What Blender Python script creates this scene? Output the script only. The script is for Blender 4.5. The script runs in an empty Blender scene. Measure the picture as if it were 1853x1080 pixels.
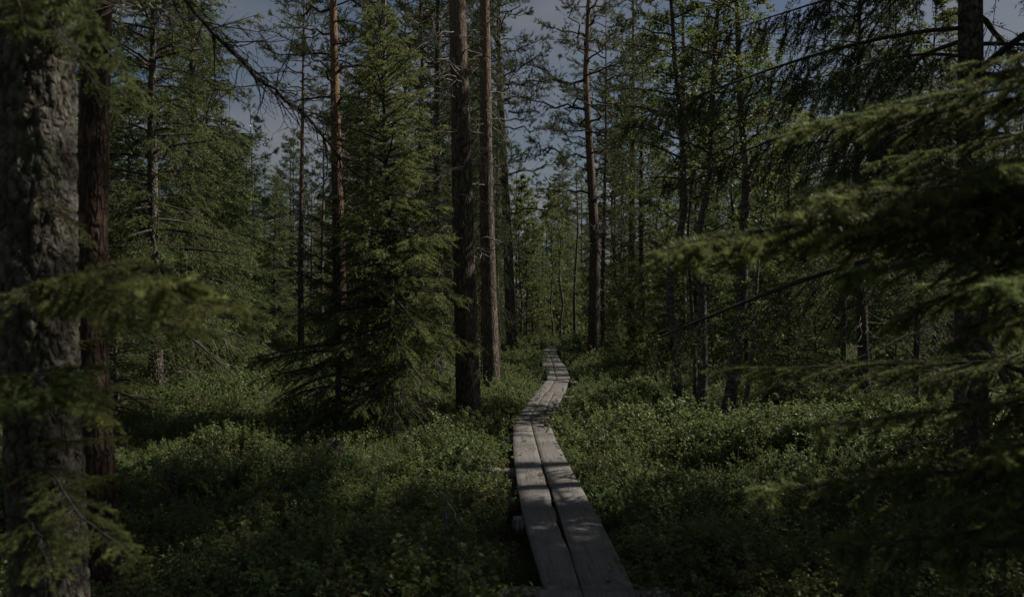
import bpy, math, random
import numpy as np
from mathutils import Vector, Matrix, Euler

# ------------------------------------------------------------------ camera, sky, sun, exposure
scene = bpy.context.scene
COL = scene.collection
FPX, CX, HZ, CAMH = 1440.0, 926.5, 558.0, 1.5      # a 28 mm lens on a 1853 px wide frame

cam_d = bpy.data.cameras.new("camera")
cam = bpy.data.objects.new("camera", cam_d)
COL.objects.link(cam)
cam_d.sensor_width = 36.0
cam_d.lens = 36.0 * FPX / 1853.0
cam_d.clip_start, cam_d.clip_end = 0.05, 3000
cam.location = (0, 0, CAMH)
cam.rotation_euler = (math.radians(90) + math.atan(18 / FPX), 0, 0)
cam_d.dof.use_dof = True
cam_d.dof.focus_distance = 11.0
cam_d.dof.aperture_fstop = 2.8
scene.camera = cam

SUN_AZ, SUN_EL = math.radians(75), math.radians(46)     # azimuth to the right of the view (+Y)
world = bpy.data.worlds.new("World")
scene.world = world
world.use_nodes = True
wn, wl = world.node_tree.nodes, world.node_tree.links
wn.clear()
sky = wn.new("ShaderNodeTexSky"); sky.sky_type = 'NISHITA'; sky.sun_disc = False
sky.sun_elevation = SUN_EL; sky.sun_rotation = SUN_AZ
sky.air_density, sky.dust_density, sky.ozone_density = 1.0, 1.2, 1.0
wbg = wn.new("ShaderNodeBackground"); wbg.inputs["Strength"].default_value = 0.038
wout = wn.new("ShaderNodeOutputWorld")
# thin broken cloud over the whole sky
wtc = wn.new("ShaderNodeTexCoord")
wmp = wn.new("ShaderNodeMapping"); wmp.inputs["Scale"].default_value = (1.6, 1.6, 5.0)
wno = wn.new("ShaderNodeTexNoise"); wno.inputs["Scale"].default_value = 2.2; wno.inputs["Detail"].default_value = 7
wrp = wn.new("ShaderNodeValToRGB")
wrp.color_ramp.elements[0].position = 0.38; wrp.color_ramp.elements[1].position = 0.72
wrp.color_ramp.elements[0].color = (0, 0, 0, 1); wrp.color_ramp.elements[1].color = (.8, .8, .8, 1)
wmx = wn.new("ShaderNodeMixRGB"); wmx.inputs[2].default_value = (5.2, 5.2, 5.3, 1)
wl.new(wtc.outputs["Generated"], wmp.inputs[0]); wl.new(wmp.outputs[0], wno.inputs["Vector"])
wl.new(wno.outputs[0], wrp.inputs[0]); wl.new(wrp.outputs[0], wmx.inputs[0]); wl.new(sky.outputs[0], wmx.inputs[1])
wl.new(wmx.outputs[0], wbg.inputs[0]); wl.new(wbg.outputs[0], wout.inputs[0])

sun_d = bpy.data.lights.new("sun", 'SUN')
sun_d.energy = 5.0; sun_d.angle = math.radians(0.53); sun_d.color = (1.0, 0.93, 0.82)
sun = bpy.data.objects.new("sun", sun_d); COL.objects.link(sun)
SUNV = Vector((math.sin(SUN_AZ) * math.cos(SUN_EL), math.cos(SUN_AZ) * math.cos(SUN_EL), math.sin(SUN_EL)))
sun.rotation_euler = SUNV.to_track_quat('Z', 'Y').to_euler()
sun.location = SUNV * 60

scene.view_settings.view_transform = 'Standard'
scene.view_settings.look = 'None'
scene.view_settings.exposure = 0.08
scene.view_settings.gamma = 1.0
scene.render.engine = 'CYCLES'
scene.cycles.max_bounces = 6
scene.cycles.diffuse_bounces = 3
scene.cycles.glossy_bounces = 2
scene.cycles.transmission_bounces = 3
scene.cycles.use_denoising = True
scene.cycles.sample_clamp_indirect = 4.0

# ------------------------------------------------------------------ helpers
def P(px, py, d):
    """world point that stands d metres out along the view at a picture position"""
    return np.array([(px - CX) / FPX * d, d, CAMH - (py - HZ) / FPX * d])

_hp = np.random.default_rng(5).random((257, 257))
def vnoise(x, y):
    x = np.asarray(x, float); y = np.asarray(y, float)
    xi = np.floor(x).astype(int); yi = np.floor(y).astype(int)
    fx = x - xi; fy = y - yi
    fx = fx * fx * (3 - 2 * fx); fy = fy * fy * (3 - 2 * fy)
    a = _hp[xi % 256, yi % 256]; b = _hp[(xi + 1) % 256, yi % 256]
    c = _hp[xi % 256, (yi + 1) % 256]; d = _hp[(xi + 1) % 256, (yi + 1) % 256]
    return (a * (1 - fx) + b * fx) * (1 - fy) + (c * (1 - fx) + d * fx) * fy

def fbm(x, y, o=3):
    r = 0; w = .5
    for i in range(o):
        r = r + w * (vnoise(x + 17.3 * i, y + 5.1 * i) - .5); x = x * 2.03; y = y * 2.03; w *= .5
    return r

def norm(a):
    return a / np.maximum(np.linalg.norm(a, axis=-1, keepdims=True), 1e-9)

class Buf:
    def __init__(s):
        s.v, s.f, s.k, s.m, s.t, s.n = [], [], [], [], [], 0
    def add(s, V, F, mat=0, tint=0.0):
        V = np.asarray(V, float).reshape(-1, 3); F = np.asarray(F, np.int64)
        if len(F) == 0: return
        s.v.append(V); s.f.append((F + s.n).ravel()); s.k.append(np.full(len(F), F.shape[1], np.int64))
        s.m.append(np.full(len(F), mat, np.int64))
        s.t.append(np.broadcast_to(np.asarray(tint, float), (len(V),)))
        s.n += len(V)
    def mesh(s, name, mats, smooth=False):
        me = bpy.data.meshes.new(name)
        V = np.concatenate(s.v); L = np.concatenate(s.f); K = np.concatenate(s.k); M = np.concatenate(s.m)
        me.vertices.add(len(V)); me.loops.add(len(L)); me.polygons.add(len(K))
        me.vertices.foreach_set("co", V.ravel().astype(np.float32))
        me.loops.foreach_set("vertex_index", L.astype(np.int32))
        st = np.concatenate([[0], np.cumsum(K)[:-1]])
        me.polygons.foreach_set("loop_start", st.astype(np.int32))
        me.polygons.foreach_set("material_index", M.astype(np.int32))
        if smooth: me.polygons.foreach_set("use_smooth", np.ones(len(K), bool))
        a = me.attributes.new("tint", 'FLOAT', 'POINT')
        a.data.foreach_set("value", np.concatenate(s.t).astype(np.float32))
        for m in (mats if isinstance(mats, (list, tuple)) else [mats]): me.materials.append(m)
        me.update(calc_edges=True)
        return me

def tubes(B, Pts, R, sides=5, mat=0, tint=0.0, cap=False):
    """Pts (n,k,3), R (n,k): one tapered tube for each row"""
    Pts = np.asarray(Pts, float); R = np.asarray(R, float)
    if len(Pts) == 0: return
    n, k, _ = Pts.shape
    T = norm(np.gradient(Pts, axis=1))
    main = norm(Pts[:, -1] - Pts[:, 0])
    ref = np.where(np.abs(main[:, 2:3]) > .8, np.array([[1., 0, 0]]), np.array([[0, 0, 1.]]))[:, None, :]
    U = norm(np.cross(T, ref)); W = np.cross(T, U)
    a = np.linspace(0, 2 * math.pi, sides, endpoint=False)
    V = Pts[:, :, None, :] + R[:, :, None, None] * (np.cos(a)[None, None, :, None] * U[:, :, None, :] + np.sin(a)[None, None, :, None] * W[:, :, None, :])
    i0 = np.arange(n)[:, None, None] * k * sides; j = np.arange(k - 1)[None, :, None] * sides; s = np.arange(sides)[None, None, :]
    s1 = (s + 1) % sides
    F = np.stack([i0 + j + s, i0 + j + s1, i0 + j + sides + s1, i0 + j + sides + s], -1).reshape(-1, 4)
    B.add(V.reshape(-1, 3), F, mat, tint)

def needles(B, rng, O, D, L, m, nl, nw, mat=0, tint=0.0, a0=35, a1=70, tri=True):
    n = len(O)
    if n == 0: return
    D = norm(D)
    ref = np.where(np.abs(D[:, 2:3]) > .9, np.array([[1., 0, 0]]), np.array([[0, 0, 1.]]))
    A = norm(np.cross(D, ref)); C = np.cross(A, D)
    t = (np.arange(m)[None, :] + rng.random((n, m))) / m
    ph = rng.random((n, m)) * 2 * math.pi
    rad = np.cos(ph)[..., None] * A[:, None] + np.sin(ph)[..., None] * C[:, None]
    al = np.radians(rng.uniform(a0, a1, (n, m)))[..., None]
    nd = D[:, None] * np.cos(al) + rad * np.sin(al)
    nd[..., 2] += .12
    nd = norm(nd)
    base = O[:, None] + D[:, None] * (t * np.asarray(L).reshape(n, 1))[..., None]
    ln = (nl * rng.uniform(.7, 1.15, (n, m)))[..., None]
    side = norm(np.cross(nd, rng.normal(size=(n, m, 3)))) * nw * .5
    V = np.stack([base - side, base + side, base + nd * ln], 2).reshape(-1, 3)
    F = np.arange(n * m * 3).reshape(-1, 3)
    tt = np.broadcast_to(np.asarray(tint, float), (n,)) if np.ndim(tint) else np.full(n, tint)
    B.add(V, F, mat, np.repeat(tt, m * 3))

def leaves(B, rng, O, size, mat=0, tint=None, D=None, flat=.5):
    """small ovate leaves, each two folded faces"""
    n = len(O)
    if n == 0: return
    d = rng.normal(size=(n, 3)); d[:, 2] = d[:, 2] * .5 - .1
    if D is not None: d = d * .6 + D
    d = norm(d)
    up = rng.normal(size=(n, 3)) * flat + np.array([0, 0, 1.])
    s = norm(np.cross(d, up)); u = np.cross(s, d)
    L = (size * rng.uniform(.65, 1.25, n))[:, None]
    b = O; tip = O + d * L - u * L * .08
    w = L * .33
    l = O + d * L * .45 + s * w + u * L * .10; r = O + d * L * .45 - s * w + u * L * .10
    V = np.stack([b, r, tip, l], 1).reshape(-1, 3)
    q = np.arange(n)[:, None] * 4
    F = np.concatenate([q + np.array([[0, 1, 2]]), q + np.array([[0, 2, 3]])])
    t = rng.random(n) if tint is None else tint
    B.add(V, F, mat, np.repeat(np.broadcast_to(t, (n,)), 4))

# ------------------------------------------------------------------ materials
def new_mat(name):
    m = bpy.data.materials.new(name); m.use_nodes = True
    m.node_tree.nodes.clear()
    return m, m.node_tree.nodes, m.node_tree.links

def ramp(nd, pts):
    r = nd.new("ShaderNodeValToRGB"); e = r.color_ramp.elements
    while len(e) < len(pts): e.new(.5)
    for i, (p, c) in enumerate(pts): e[i].position = p; e[i].color = (*c, 1)
    return r

def foliage(name, base, tip, trans=.32, rough=.55, hue=.03, val=.35):
    m, nd, lk = new_mat(name)
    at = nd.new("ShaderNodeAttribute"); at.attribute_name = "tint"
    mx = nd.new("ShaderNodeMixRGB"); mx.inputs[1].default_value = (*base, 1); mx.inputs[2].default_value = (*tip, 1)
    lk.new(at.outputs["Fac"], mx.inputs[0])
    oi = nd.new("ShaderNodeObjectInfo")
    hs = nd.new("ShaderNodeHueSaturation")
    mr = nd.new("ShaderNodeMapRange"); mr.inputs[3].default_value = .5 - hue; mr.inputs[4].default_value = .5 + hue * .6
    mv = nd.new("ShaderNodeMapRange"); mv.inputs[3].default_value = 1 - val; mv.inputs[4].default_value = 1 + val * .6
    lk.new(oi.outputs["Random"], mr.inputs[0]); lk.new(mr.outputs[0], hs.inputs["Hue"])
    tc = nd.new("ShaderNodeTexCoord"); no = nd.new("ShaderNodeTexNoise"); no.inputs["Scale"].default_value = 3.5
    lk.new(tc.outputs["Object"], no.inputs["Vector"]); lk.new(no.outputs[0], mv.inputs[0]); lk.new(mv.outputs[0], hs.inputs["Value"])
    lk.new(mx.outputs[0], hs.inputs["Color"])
    pr = nd.new("ShaderNodeBsdfPrincipled"); pr.inputs["Roughness"].default_value = rough
    pr.inputs["Specular IOR Level"].default_value = .35
    tr = nd.new("ShaderNodeBsdfTranslucent"); ms = nd.new("ShaderNodeMixShader"); ms.inputs[0].default_value = trans
    g = nd.new("ShaderNodeGamma"); g.inputs[1].default_value = .93
    lk.new(hs.outputs[0], g.inputs[0])
    out = nd.new("ShaderNodeOutputMaterial")
    lk.new(hs.outputs[0], pr.inputs["Base Color"]); lk.new(g.outputs[0], tr.inputs[0])
    lk.new(pr.outputs[0], ms.inputs[1]); lk.new(tr.outputs[0], ms.inputs[2]); lk.new(ms.outputs[0], out.inputs[0])
    return m

def bark(name, lo, hi, flake, scale=(9, 9, 2.2), bump=.9, upper=None, up0=4., up1=7., tintmix=0.0, lichen=None):
    m, nd, lk = new_mat(name)
    tc = nd.new("ShaderNodeTexCoord"); mp = nd.new("ShaderNodeMapping"); mp.inputs["Scale"].default_value = scale
    lk.new(tc.outputs["Object"], mp.inputs[0])
    dn = nd.new("ShaderNodeTexNoise"); dn.inputs["Scale"].default_value = 3
    lk.new(mp.outputs[0], dn.inputs["Vector"])
    ad = nd.new("ShaderNodeMixRGB"); ad.blend_type = 'ADD'; ad.inputs[0].default_value = .5
    lk.new(mp.outputs[0], ad.inputs[1]); lk.new(dn.outputs["Color"], ad.inputs[2])
    vo = nd.new("ShaderNodeTexVoronoi"); vo.feature = 'DISTANCE_TO_EDGE'; vo.inputs["Scale"].default_value = 3
    v2 = nd.new("ShaderNodeTexVoronoi"); v2.inputs["Scale"].default_value = 3
    lk.new(ad.outputs[0], vo.inputs["Vector"]); lk.new(ad.outputs[0], v2.inputs["Vector"])
    r = ramp(nd, [(0., lo), (.12, hi), (.6, flake)])
    lk.new(vo.outputs["Distance"], r.inputs[0])
    n2 = nd.new("ShaderNodeTexNoise"); n2.inputs["Scale"].default_value = 28; n2.inputs["Detail"].default_value = 6
    lk.new(tc.outputs["Object"], n2.inputs["Vector"])
    mr = nd.new("ShaderNodeMapRange"); mr.inputs[1].default_value = .3; mr.inputs[2].default_value = .7
    mr.inputs[3].default_value = .55; mr.inputs[4].default_value = 1.35
    lk.new(n2.outputs[0], mr.inputs[0])
    mu = nd.new("ShaderNodeMixRGB"); mu.blend_type = 'MULTIPLY'; mu.inputs[0].default_value = 1
    lk.new(r.outputs[0], mu.inputs[1]); lk.new(mr.outputs[0], mu.inputs[2])
    col = mu.outputs[0]
    sep = nd.new("ShaderNodeSeparateColor"); lk.new(v2.outputs["Color"], sep.inputs[0])
    mc = nd.new("ShaderNodeMapRange"); mc.inputs[3].default_value = .7; mc.inputs[4].default_value = 1.3
    lk.new(sep.outputs[0], mc.inputs[0])
    m3 = nd.new("ShaderNodeMixRGB"); m3.blend_type = 'MULTIPLY'; m3.inputs[0].default_value = 1
    lk.new(col, m3.inputs[1]); lk.new(mc.outputs[0], m3.inputs[2]); col = m3.outputs[0]
    if tintmix:
        at = nd.new("ShaderNodeAttribute"); at.attribute_name = "tint"
        r2 = ramp(nd, [(0., tuple(.35 * c for c in lo)), (.35, hi), (1., tuple(1.25 * c for c in flake))])
        lk.new(at.outputs["Fac"], r2.inputs[0])
        m4 = nd.new("ShaderNodeMixRGB"); m4.inputs[0].default_value = tintmix
        lk.new(col, m4.inputs[1]); lk.new(r2.outputs[0], m4.inputs[2]); 
        m6 = nd.new("ShaderNodeMixRGB"); m6.blend_type = 'MULTIPLY'; m6.inputs[0].default_value = .8
        lk.new(m4.outputs[0], m6.inputs[1]); lk.new(mr.outputs[0], m6.inputs[2]); col = m6.outputs[0]
    if upper:
        sx = nd.new("ShaderNodeSeparateXYZ"); lk.new(tc.outputs["Object"], sx.inputs[0])
        n4 = nd.new("ShaderNodeTexNoise"); n4.inputs["Scale"].default_value = 2.5; lk.new(tc.outputs["Object"], n4.inputs["Vector"])
        ma = nd.new("ShaderNodeMath"); ma.operation = 'MULTIPLY_ADD'; ma.inputs[1].default_value = 3.0
        lk.new(n4.outputs[0], ma.inputs[0]); lk.new(sx.outputs[2], ma.inputs[2])
        mz = nd.new("ShaderNodeMapRange"); mz.inputs[1].default_value = up0 + 1.5; mz.inputs[2].default_value = up1 + 1.5
        lk.new(ma.outputs[0], mz.inputs[0])
        mm = nd.new("ShaderNodeMixRGB"); mm.blend_type = 'MULTIPLY'; mm.inputs[0].default_value = .7
        mm.inputs[1].default_value = (*upper, 1); lk.new(mr.outputs[0], mm.inputs[2])
        m5 = nd.new("ShaderNodeMixRGB"); lk.new(mz.outputs[0], m5.inputs[0]); lk.new(col, m5.inputs[1]); lk.new(mm.outputs[0], m5.inputs[2])
        col = m5.outputs[0]
    if lichen:
        n5 = nd.new("ShaderNodeTexNoise"); n5.inputs["Scale"].default_value = 7; n5.inputs["Detail"].default_value = 5
        lk.new(tc.outputs["Object"], n5.inputs["Vector"])
        rr = ramp(nd, [(.53, (0, 0, 0)), (.68, (.7, .7, .7))]); lk.new(n5.outputs[0], rr.inputs[0])
        m7 = nd.new("ShaderNodeMixRGB"); m7.inputs[2].default_value = (*lichen, 1)
        lk.new(rr.outputs[0], m7.inputs[0]); lk.new(col, m7.inputs[1]); col = m7.outputs[0]
    bu = nd.new("ShaderNodeBump"); bu.inputs["Strength"].default_value = bump; bu.inputs["Distance"].default_value = .02
    rb = ramp(nd, [(0, (0, 0, 0)), (.25, (1, 1, 1))]); lk.new(vo.outputs["Distance"], rb.inputs[0])
    mb = nd.new("ShaderNodeMixRGB"); mb.inputs[0].default_value = .4
    lk.new(rb.outputs[0], mb.inputs[1]); lk.new(n2.outputs[0], mb.inputs[2]); lk.new(mb.outputs[0], bu.inputs["Height"])
    pr = nd.new("ShaderNodeBsdfPrincipled"); pr.inputs["Roughness"].default_value = .9; pr.inputs["Specular IOR Level"].default_value = .2
    lk.new(col, pr.inputs["Base Color"]); lk.new(bu.outputs[0], pr.inputs["Normal"])
    out = nd.new("ShaderNodeOutputMaterial"); lk.new(pr.outputs[0], out.inputs[0])
    return m

def plain(name, c0, c1, scale=20, rough=.9):
    m, nd, lk = new_mat(name)
    tc = nd.new("ShaderNodeTexCoord"); no = nd.new("ShaderNodeTexNoise"); no.inputs["Scale"].default_value = scale; no.inputs["Detail"].default_value = 5
    lk.new(tc.outputs["Object"], no.inputs["Vector"])
    r = ramp(nd, [(.3, c0), (.7, c1)]); lk.new(no.outputs[0], r.inputs[0])
    pr = nd.new("ShaderNodeBsdfPrincipled"); pr.inputs["Roughness"].default_value = rough; pr.inputs["Specular IOR Level"].default_value = .2
    lk.new(r.outputs[0], pr.inputs["Base Color"])
    out = nd.new("ShaderNodeOutputMaterial"); lk.new(pr.outputs[0], out.inputs[0])
    return m

M = {}
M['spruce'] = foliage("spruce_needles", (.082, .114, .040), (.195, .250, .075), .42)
M['spruce_young_lit'] = foliage("sunlit_young_spruce_needles", (.105, .138, .044), (.240, .285, .085), .48)  # paler than the other spruces: sunlight on this tree put into the colour
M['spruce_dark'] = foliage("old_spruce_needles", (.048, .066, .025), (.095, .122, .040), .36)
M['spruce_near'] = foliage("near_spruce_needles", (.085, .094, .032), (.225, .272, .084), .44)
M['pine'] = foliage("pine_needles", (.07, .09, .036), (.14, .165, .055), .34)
M['birch'] = foliage("birch_leaves", (.088, .128, .036), (.150, .190, .052), .5, .45)
M['bilberry'] = foliage("bilberry_leaves", (.088, .150, .050), (.196, .252, .078), .48, .45, hue=.04, val=.5)
M['dry'] = plain("dry_stems", (.10, .07, .05), (.20, .15, .11))
M['twig'] = plain("grey_twigs", (.14, .125, .112), (.34, .31, .285), 12)
M['limb'] = plain("dark_limb_bark", (.034, .028, .024), (.085, .072, .062), 14)
M['spruce_bark'] = bark("spruce_bark", (.035, .03, .026), (.12, .10, .085), (.19, .165, .145), (6, 6, 4), 1.0, lichen=(.16, .17, .12))
M['plate_bark'] = bark("flaky_spruce_bark", (.022, .019, .015), (.075, .066, .055), (.135, .120, .102), (9, 9, 6), .7, tintmix=.7, lichen=(.09, .10, .06))
M['pine_bark'] = bark("pine_bark", (.04, .032, .026), (.13, .105, .085), (.23, .19, .16), (9, 9, 1.6), 1.0, upper=(.21, .145, .105), up0=4.2, up1=7.5)
M['red_bark'] = bark("reddish_pine_bark", (.025, .017, .013), (.072, .046, .034), (.115, .073, .054), (9, 9, 2.5), .9, upper=(.27, .16, .10), up0=3.0, up1=7.0)
M['birch_bark'] = bark("birch_bark", (.045, .04, .036), (.125, .115, .105), (.23, .22, .205), (2.5, 2.5, 9), .4, lichen=(.09, .085, .07))
M['dead_bark'] = bark("dead_wood", (.12, .105, .095), (.26, .235, .215), (.36, .33, .31), (10, 10, .8), .6)

# ground
m, nd, lk = new_mat("forest_floor")
tc = nd.new("ShaderNodeTexCoord")
n1 = nd.new("ShaderNodeTexNoise"); n1.inputs["Scale"].default_value = 1.4; n1.inputs["Detail"].default_value = 8
n2 = nd.new("ShaderNodeTexNoise"); n2.inputs["Scale"].default_value = 38; n2.inputs["Detail"].default_value = 6
lk.new(tc.outputs["Object"], n1.inputs["Vector"]); lk.new(tc.outputs["Object"], n2.inputs["Vector"])
r1 = ramp(nd, [(.35, (.045, .034, .022)), (.5, (.05, .055, .022)), (.66, (.06, .085, .028))]); lk.new(n1.outputs[0], r1.inputs[0])
r2 = ramp(nd, [(.3, (.45, .45, .45)), (.7, (1.5, 1.45, 1.3))]); lk.new(n2.outputs[0], r2.inputs[0])
mu = nd.new("ShaderNodeMixRGB"); mu.blend_type = 'MULTIPLY'; mu.inputs[0].default_value = 1
lk.new(r1.outputs[0], mu.inputs[1]); lk.new(r2.outputs[0], mu.inputs[2])
bu = nd.new("ShaderNodeBump"); bu.inputs["Strength"].default_value = 1; bu.inputs["Distance"].default_value = .03; lk.new(n2.outputs[0], bu.inputs["Height"])
pr = nd.new("ShaderNodeBsdfPrincipled"); pr.inputs["Roughness"].default_value = .95; pr.inputs["Specular IOR Level"].default_value = .1
lk.new(mu.outputs[0], pr.inputs["Base Color"]); lk.new(bu.outputs[0], pr.inputs["Normal"])
o = nd.new("ShaderNodeOutputMaterial"); lk.new(pr.outputs[0], o.inputs[0]); M['ground'] = m

# weathered planks: grain runs along local Y
m, nd, lk = new_mat("weathered_plank")
tc = nd.new("ShaderNodeTexCoord"); oi = nd.new("ShaderNodeObjectInfo")
mp = nd.new("ShaderNodeMapping"); mp.inputs["Scale"].default_value = (60, 2.2, 60)
lk.new(tc.outputs["Object"], mp.inputs[0]); lk.new(oi.outputs["Random"], mp.inputs["Location"])
g1 = nd.new("ShaderNodeTexNoise"); g1.inputs["Scale"].default_value = 1.6; g1.inputs["Detail"].default_value = 7; g1.inputs["Distortion"].default_value = .6
lk.new(mp.outputs[0], g1.inputs["Vector"])
b1 = nd.new("ShaderNodeTexNoise"); b1.inputs["Scale"].default_value = 3.2; b1.inputs["Detail"].default_value = 6
lk.new(tc.outputs["Object"], b1.inputs["Vector"])
rg = ramp(nd, [(.28, (.076, .071, .066)), (.46, (.138, .130, .123)), (.75, (.185, .175, .166))]); lk.new(g1.outputs[0], rg.inputs[0])
rb = ramp(nd, [(.28, (.62, .60, .58)), (.5, (.95, .94, .93)), (.72, (1.12, 1.12, 1.13))]); lk.new(b1.outputs[0], rb.inputs[0])
mu = nd.new("ShaderNodeMixRGB"); mu.blend_type = 'MULTIPLY'; mu.inputs[0].default_value = 1
lk.new(rg.outputs[0], mu.inputs[1]); lk.new(rb.outputs[0], mu.inputs[2])
mv = nd.new("ShaderNodeMapRange"); mv.inputs[3].default_value = .86; mv.inputs[4].default_value = 1.1; lk.new(oi.outputs["Random"], mv.inputs[0])
m2 = nd.new("ShaderNodeMixRGB"); m2.blend_type = 'MULTIPLY'; m2.inputs[0].default_value = 1; lk.new(mu.outputs[0], m2.inputs[1]); lk.new(mv.outputs[0], m2.inputs[2])
# knots and litter stains
vk = nd.new("ShaderNodeTexVoronoi"); vk.inputs["Scale"].default_value = 3.1; lk.new(tc.outputs["Object"], vk.inputs["Vector"])
rk = ramp(nd, [(.03, (.35, .3, .27)), (.085, (1, 1, 1))]); lk.new(vk.outputs["Distance"], rk.inputs[0])
m3 = nd.new("ShaderNodeMixRGB"); m3.blend_type = 'MULTIPLY'; m3.inputs[0].default_value = .8; lk.new(m2.outputs[0], m3.inputs[1]); lk.new(rk.outputs[0], m3.inputs[2])
bu = nd.new("ShaderNodeBump"); bu.inputs["Strength"].default_value = .55; bu.inputs["Distance"].default_value = .006; lk.new(g1.outputs[0], bu.inputs["Height"])
pr = nd.new("ShaderNodeBsdfPrincipled"); pr.inputs["Roughness"].default_value = .78; pr.inputs["Specular IOR Level"].default_value = .3
lk.new(m3.outputs[0], pr.inputs["Base Color"]); lk.new(bu.outputs[0], pr.inputs["Normal"])
o = nd.new("ShaderNodeOutputMaterial"); lk.new(pr.outputs[0], o.inputs[0]); M['plank'] = m

# ------------------------------------------------------------------ object helpers
def obj(name, me, parent=None, loc=(0, 0, 0), rotz=0.0):
    o = bpy.data.objects.new(name, me); COL.objects.link(o)
    o.location = loc; o.rotation_euler = (0, 0, rotz)
    if parent: o.parent = parent
    return o

def tag(o, label=None, cat=None, group=None, kind=None):
    if label: o['label'] = label
    if cat: o['category'] = cat
    if group: o['group'] = group
    if kind: o['kind'] = kind
    return o

def thing(name, label, cat, loc=(0, 0, 0), rotz=0.0, group=None, scale=1.0):
    o = obj(name, None, None, loc, rotz); o.scale = (scale,) * 3
    o.empty_display_size = .2
    return tag(o, label, cat, group)

# ------------------------------------------------------------------ boardwalk course (left, gaps, right) by distance
SEG = [  # distances, then the x of each plank edge at those distances
    ([1.2, 2.6, 4.27], [[.07, .10, .135], [.36, .37, .372], [.66, .665, .668]]),
    ([4.26, 5.37, 7.35, 9.2, 11.15], [[.173, .110, .022, .012, .019], [.372, .353, .298, .268, .251], [.655, .659, .543, .525, .522]]),
    ([11.15, 12.2, 14.2], [[.066, .197, .404], [.250, .375, .587], [.449, .538, .754], [.62, .712, .942]]),
    ([14.2, 17.0], [[.41, .76], [.62, .934], [.95, 1.22]]),
    ([17.0, 20.3], [[.74, .85], [.94, 1.05], [1.25, 1.38]]),
    ([20.3, 24.0, 27.8], [[.77, .89, 1.06], [1.06, 1.17, 1.30], [1.38, 1.43, 1.55]]),
    ([27.8, 30.0, 33.5], [[1.08, 1.25, 1.85], [1.30, 1.48, 2.05], [1.55, 1.74, 2.27]]),
    ([33.5, 36.0, 38.5], [[1.9, 3.0, 4.6], [2.1, 3.25, 4.85], [2.3, 3.5, 5.1]]),
]
_cy = np.concatenate([s[0] for s in SEG]); _cl = np.concatenate([s[1][0] for s in SEG]); _cr = np.concatenate([s[1][-1] for s in SEG])
def course(y):
    return np.interp(y, _cy, _cl), np.interp(y, _cy, _cr)

BUMPS = [(-1.55, 7.2, .75, .22), (1.75, 12.2, .85, .24), (-3.2, 6.0, 1.2, .10), (3.6, 8.8, 1.2, .10), (-2.6, 9.4, .9, .12),
         (-5.0, 12, 1.6, .22), (5.2, 14, 1.5, .2), (4.2, 5.0, 1.0, .18)]
def gh(x, y):
    x = np.asarray(x, float); y = np.asarray(y, float)
    h = -.21 + .28 * fbm(x * .45 + 3, y * .45 + 8, 4) + .5 * fbm(x * .06 + 40, y * .06 + 3, 2) * np.clip((y - 14) / 30, 0, 1)
    for bx, by, br, bh in BUMPS: h = h + bh * np.exp(-((x - bx) ** 2 + (y - by) ** 2) / br ** 2)
    l, r = course(y)
    dist = np.maximum(np.maximum(l - x, x - r), 0)
    w = np.clip(dist / .9, 0, 1); w = w * w * (3 - 2 * w)
    w = np.where(y > 42, 1, w)
    h = h * w + (-.24) * (1 - w)
    far = np.clip((np.hypot(x, y) - 60) / 200, 0, 1)
    return h * (1 - far) + (-.2) * far

# ------------------------------------------------------------------ ground
def axis(lim_near, step, lim_far, g=1.16):
    a = list(np.arange(0, lim_near, step)); s = step
    while a[-1] < lim_far: s *= g; a.append(a[-1] + s)
    return np.array(a)
ax = axis(9, .12, 900); gx = np.concatenate([-ax[:0:-1], ax])
ay = axis(16, .12, 900); gy = np.concatenate([-axis(2, .4, 500)[:0:-1], ay])
GX, GY = np.meshgrid(gx, gy); GZ = gh(GX, GY)
B = Buf(); nx, ny = len(gx), len(gy)
i = np.arange(ny - 1)[:, None] * nx + np.arange(nx - 1)[None]
B.add(np.stack([GX, GY, GZ], -1), np.stack([i, i + 1, i + nx + 1, i + nx], -1).reshape(-1, 4))
tag(obj("ground", B.mesh("ground", M['ground'], True)), kind="structure")

# ------------------------------------------------------------------ boardwalk
rng = np.random.default_rng(11)
walk = thing("boardwalk", "weathered grey two plank boardwalk winding between the bilberry shrubs", "boardwalk", (.35, 4, -.2))
walk_inv = Matrix.Translation((-.35, -4, .2))

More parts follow.
